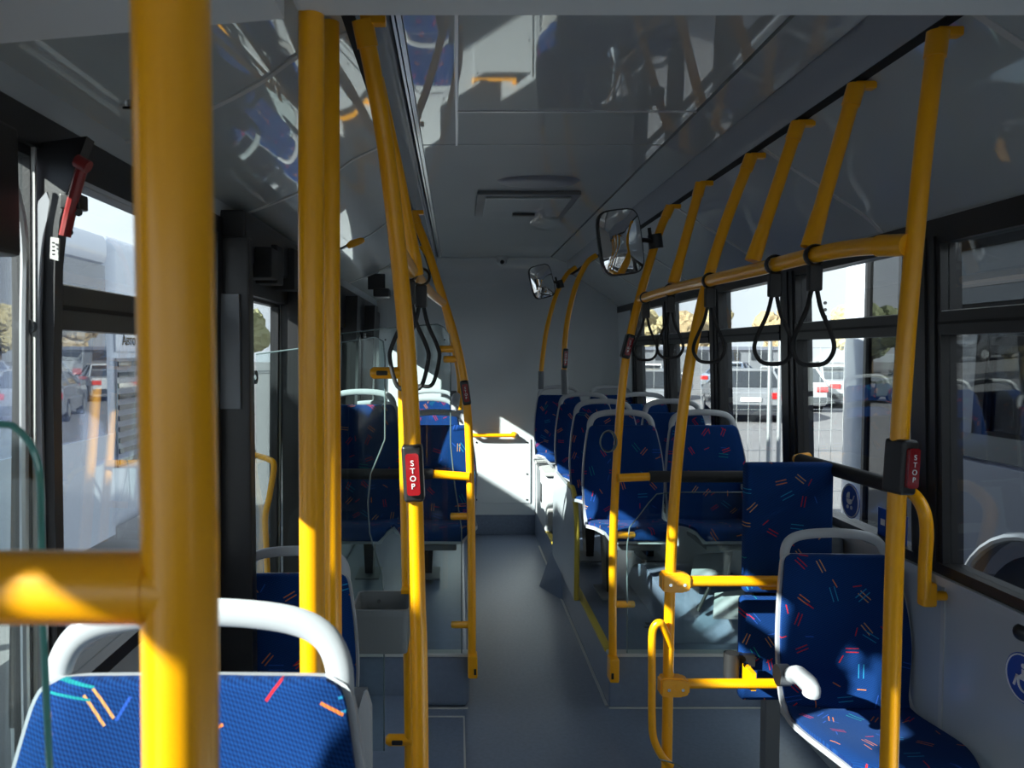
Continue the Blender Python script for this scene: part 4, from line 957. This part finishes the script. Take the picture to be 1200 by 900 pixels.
for k in range(3): cyl('rivet', at(967, 355 + 8 * k, 5.15) , at(967, 355 + 8 * k, 5.17), .012, MT['black'], rb, 10)
# a few pale seats inside that bus
for y in (1.0, 1.9, 2.8):
    bx('inner_seat', MT['car_bluegrey'], rb, BX + .5, BX + .95, y, y + .08, .6, 1.35, bev=.03)
bm = bmesh.new()
for y in (1.4, 2.6, 4.0): sweep(bm, [(BX + .9, y, .05), (BX + .9, y, 2.5)], .02, 8)
obj('inner_pole', bm, MT['yellow'], rb)

# neighbouring bus on the left: see-through windows, grille at its end
lb = thing('parked_bus', 'white bus parked outside the left windows, sky reflected in its glass', 'bus', (-4.5, 2, -.35))
LX = -3.1
bm = bmesh.new(); box(bm, LX - 2.4, LX, 6.9, 7.75, -.1, 2.62, .14, 4); eb_ = obj('end_body', bm, MT['buswhite'], lb)
bx('roof', MT['buswhite'], lb, LX - 2.4, LX, -1.5, 6.92, 2.32, 2.60, bev=.08)
bx('roof_sun_blocker', MT['buswhite'], lb, LX - 2.0, LX - .05, -.5, 2.6, 2.59, 3.0, bev=.12)  # unseen block added on the roof to stop low sun reaching poles and floor
bx('side_panel', MT['buswhite'], lb, LX - .08, LX, -1.5, 6.92, -.1, .82)
bx('far_side_panel', MT['busgrey'], lb, LX - 2.4, LX - 2.32, -1.5, 6.92, -.1, .82)
for k in range(7):
    y = -1.4 + k * 1.18; bx('window_pillar', MT['busgrey'], lb, LX - .08, LX, y, y + .09, .82, 2.32)
    if k < 7: bx('side_window', MT['busglass'], lb, LX - .03, LX - .024, y + .09, y + 1.18, .82, 2.32)
    bx('far_pillar', MT['busgrey'], lb, LX - 2.4, LX - 2.32, y, y + .09, .82, 2.32)
def louvre(y0, y1, z0, z1, n):
    t = bx('vent_grille', MT['busgrey'], lb, LX, LX + .012, y0, y1, z0, z1)
    for k in range(n):
        z = z0 + (k + .5) * (z1 - z0) / n; bx('slat', MT['darkglass'], t, LX + .012, LX + .022, y0 + .02, y1 - .02, z - .25 * (z1 - z0) / n, z + .2 * (z1 - z0) / n)
louvre(6.98, 7.7, .5, 1.50, 10); louvre(4.1, 5.1, -.02, .42, 5)
sg = bx('sign_plate', MT['buswhite'], lb, LX, LX + .01, 6.98, 7.72, 1.56, 1.76)
me = text_mesh('Авто', .13, .002); me.transform(Matrix.Rotation(math.pi / 2, 4, 'X')); me.transform(Matrix.Rotation(math.pi / 2, 4, 'Z')); me.transform(Matrix.Translation((LX + .014, 7.25, 1.66))); link('lettering', me, MT['black'], sg, smooth=False)

# cars
def car(x, y, rot, paint, label, wagon=True, scale=1.0, grp=None):
    t = thing('parked_car', label, 'car', (0, 0, 0), grp)
    Lh, Wd = 2.15, .86
    bm = bmesh.new()
    top = [(-2.15, .50), (-2.12, .80), (-1.5, .93), (-.75, .97), (2.0, .98), (2.14, .85), (2.16, .45)] if wagon else [(-2.15, .50), (-2.12, .80), (-1.4, .90), (-.7, .95), (1.5, .96), (2.12, .90), (2.16, .45)]
    body = [(-2.1, .25)] + top + [(2.1, .22)]
    prism_yz(bm, body, -Wd, Wd); bmesh.ops.bevel(bm, geom=bm.edges[:], offset=.05, segments=2, affect='EDGES'); obj('body', bm, paint, t)
    cab = [(-.75, .95), (-.05, 1.38), (1.65, 1.40), (2.02, .96)] if wagon else [(-.7, .94), (0, 1.34), (.9, 1.35), (1.5, .95)]
    bm = bmesh.new(); a = [bm.verts.new((-Wd * (.94 if z < 1.1 else .72), yy, z)) for yy, z in cab]; b = [bm.verts.new((Wd * (.94 if z < 1.1 else .72), yy, z)) for yy, z in cab]
    bm.faces.new(a[::-1]); bm.faces.new(b)
    for i in range(4): bm.faces.new((a[i], a[(i + 1) % 4], b[(i + 1) % 4], b[i]))
    obj('glasshouse', bm, MT['darkglass'], t)
    y0, y1 = cab[1][0], cab[2][0]; bx('roof', paint, t, -Wd * .74, Wd * .74, y0 - .03, y1 + .03, 1.37, 1.43, bev=.02)
    for s in (-1, 1):
        for i in ((1, 0), (2, 3)):
            p, q = V((s * Wd * .73, cab[i[0]][0], cab[i[0]][1])), V((s * Wd * .945, cab[i[1]][0], cab[i[1]][1])); 
            bm = bmesh.new(); sweep(bm, [p, q], .035, 6); obj('roof_pillar', bm, paint, t)
        ym = (y0 + y1) / 2 + .1; bm = bmesh.new(); sweep(bm, [(s * Wd * .735, ym, 1.38), (s * Wd * .945, ym, .95)], .03, 6); obj('roof_pillar', bm, paint, t)
        for yw in (-1.35, 1.35):
            bm = bmesh.new(); disc_cyl(bm, (s * (Wd - .18), yw, .31), (s * (Wd + .01), yw, .31), .31, 20); wv = obj('wheel', bm, MT['tyre'], t)
            cyl('hub_cap', (s * (Wd + .0), yw, .31), (s * (Wd + .02), yw, .31), .19, MT['hub'], wv, 16)
        bx('tail_lamp', MT['lampred'], t, s * .52 if s > 0 else -.84, .84 if s > 0 else -.52, 2.10, 2.18, .66, .82)
        bx('headlamp', MT['alu'], t, s * .50 if s > 0 else -.82, .82 if s > 0 else -.50, -2.17, -2.10, .60, .74)
        bx('mirror', paint, t, s * .88 if s > 0 else -1.02, 1.02 if s > 0 else -.88, -.62, -.50, .92, 1.06, bev=.02)
    bx('bumper', MT['darkglass'], t, -.80, .80, 2.12, 2.20, .32, .50, bev=.02); bx('number_plate', MT['plate'], t, -.26, .26, 2.15, 2.185, .58, .69)
    t.location = (x, y, -.35); t.rotation_euler = (0, 0, rot); t.scale = (scale,) * 3
    return t
pi = math.pi
# right lot: rears face us (car rear is +y in local space -> turn by 180)
car(8.3, 22.5, pi * .93, MT['car_silver'], 'silver estate car with red tail lamps seen through the third right window')
car(5.6, 22.0, pi * .9, MT['car_silver'], 'grey estate car at the left end of the row seen through rear right windows')
car(11.0, 26.0, pi * .95, MT['car_white'], 'white estate car right of the silver estate beyond the fence')
car(13.6, 28.0, pi * .98, MT['car_white'], 'white hatchback with red lamps beside the neighbouring bus corner', wagon=False)
car(8.0, 31, pi * .8, MT['car_white'], 'white saloon in the second row behind the silver estate', wagon=False)
car(13.0, 36, pi * .8, MT['car_bluegrey'], 'blue grey car in the second row right of the white saloon', wagon=False)
car(18.2, 40, pi * .8, MT['car_silver'], 'small silver car farthest right in the second row', wagon=False)
# left lot
car(-17, 24, pi * .35, MT['car_bluegrey'], 'dark blue car seen through the left window, nearest of the left cars')
car(-22, 27, pi * .4, MT['car_darkgrey'], 'dark grey car behind the dark blue one through the left window')
car(-28, 30, pi * .4, MT['car_silver'], 'silver car at the back of the left car park', wagon=False)
car(-21, 34, pi * .45, MT['car_darkgrey'], 'dark saloon standing near the trees on the left', wagon=False)
car(-12, 29, pi * .5, MT['car_greygreen'], 'grey green car seen far off through the narrow door glass')
# fence
fn = thing('wire_fence', 'galvanised wire mesh fence with twin posts outside the right windows', 'fence', (3.2, 8.4, -.35))
bm = bmesh.new(); FY = 8.4
for k in range(22): x = 1.9 + k * .13; sweep(bm, [(x, FY, -.34), (x, FY, 1.62)], .0028, 4)
for k in range(9): z = -.2 + k * .225; sweep(bm, [(1.9, FY, z), (4.7, FY, z)], .0028, 4)
obj('wire_mesh', bm, MT['galv'], fn, kind='stuff')
for x in (3.42, 3.53): cyl('post', (x - .015, FY - .05, -.35), (x - .015, FY - .05, 1.70), .022, MT['galv'], fn, 14)
# distant long vehicle / hall and trees
hl = thing('distant_hall', 'long low pale hall behind the parked cars in front of the trees', 'building', (12, 62, -.35))
bx('wall', MT['car_silver'], hl, 2, 26, 60, 66, -.35, 1.7); bx('roof', MT['busgrey'], hl, 1.8, 26.2, 59.8, 66.2, 1.7, 1.95)
for k in range(9): bx('window', MT['darkglass'], hl, 3 + k * 2.5, 4.6 + k * 2.5, 59.93, 60.0, .9, 1.5)
def tree(x, y, h, w_, m, label, grp):
    t = thing('autumn_tree', label, 'tree', (x, y, -.35), grp)
    bm = bmesh.new(); rnd = random.Random(int(x * 31 + y))
    for k in range(16):
        a = rnd.uniform(0, 6.28); rr_ = rnd.uniform(0, .6) * w_; zz = h * rnd.uniform(.35, .82); s = w_ * rnd.uniform(.25, .45)
        g = bmesh.ops.create_icosphere(bm, subdivisions=3, radius=s, matrix=Matrix.Translation((x + rr_ * math.cos(a), y + rr_ * math.sin(a), zz)))
        for v in g['verts']: v.co += V((rnd.uniform(-1, 1), rnd.uniform(-1, 1), rnd.uniform(-1, 1))) * s * .14
    obj('foliage', bm, m, t, smooth=False)
    bm = bmesh.new(); sweep(bm, [(x, y, -.35), (x, y, h * .3), (x + .1, y, h * .62)], [.25, .18, .10], 8); obj('trunk', bm, MT['trunk'], t)
rt = random.Random(3)
def leafpick(opts, side):
    k = rt.choice(opts); nm = ('pale yellow', 'olive', 'brownish', 'dark green')[k]
    return MT['leaf%d' % k], '%s tree in the distant line beyond the %s windows' % (nm, side), '%s distant trees on the %s' % (nm, side)
for k in range(15):
    x = 9 + k * 3.9 + rt.uniform(-.3, .3); tree(x, 78 + (k % 2) * 6, rt.uniform(5.6, 7.6), rt.uniform(2.2, 2.9), *leafpick((0, 0, 1, 2), 'right'))
for k in range(13):
    x = -86 + k * 5.6 + rt.uniform(-.4, .4); tree(x, 66 + (k % 2) * 6, rt.uniform(4.2, 6.0), rt.uniform(2.8, 3.5), *leafpick((0, 1, 3), 'left'))
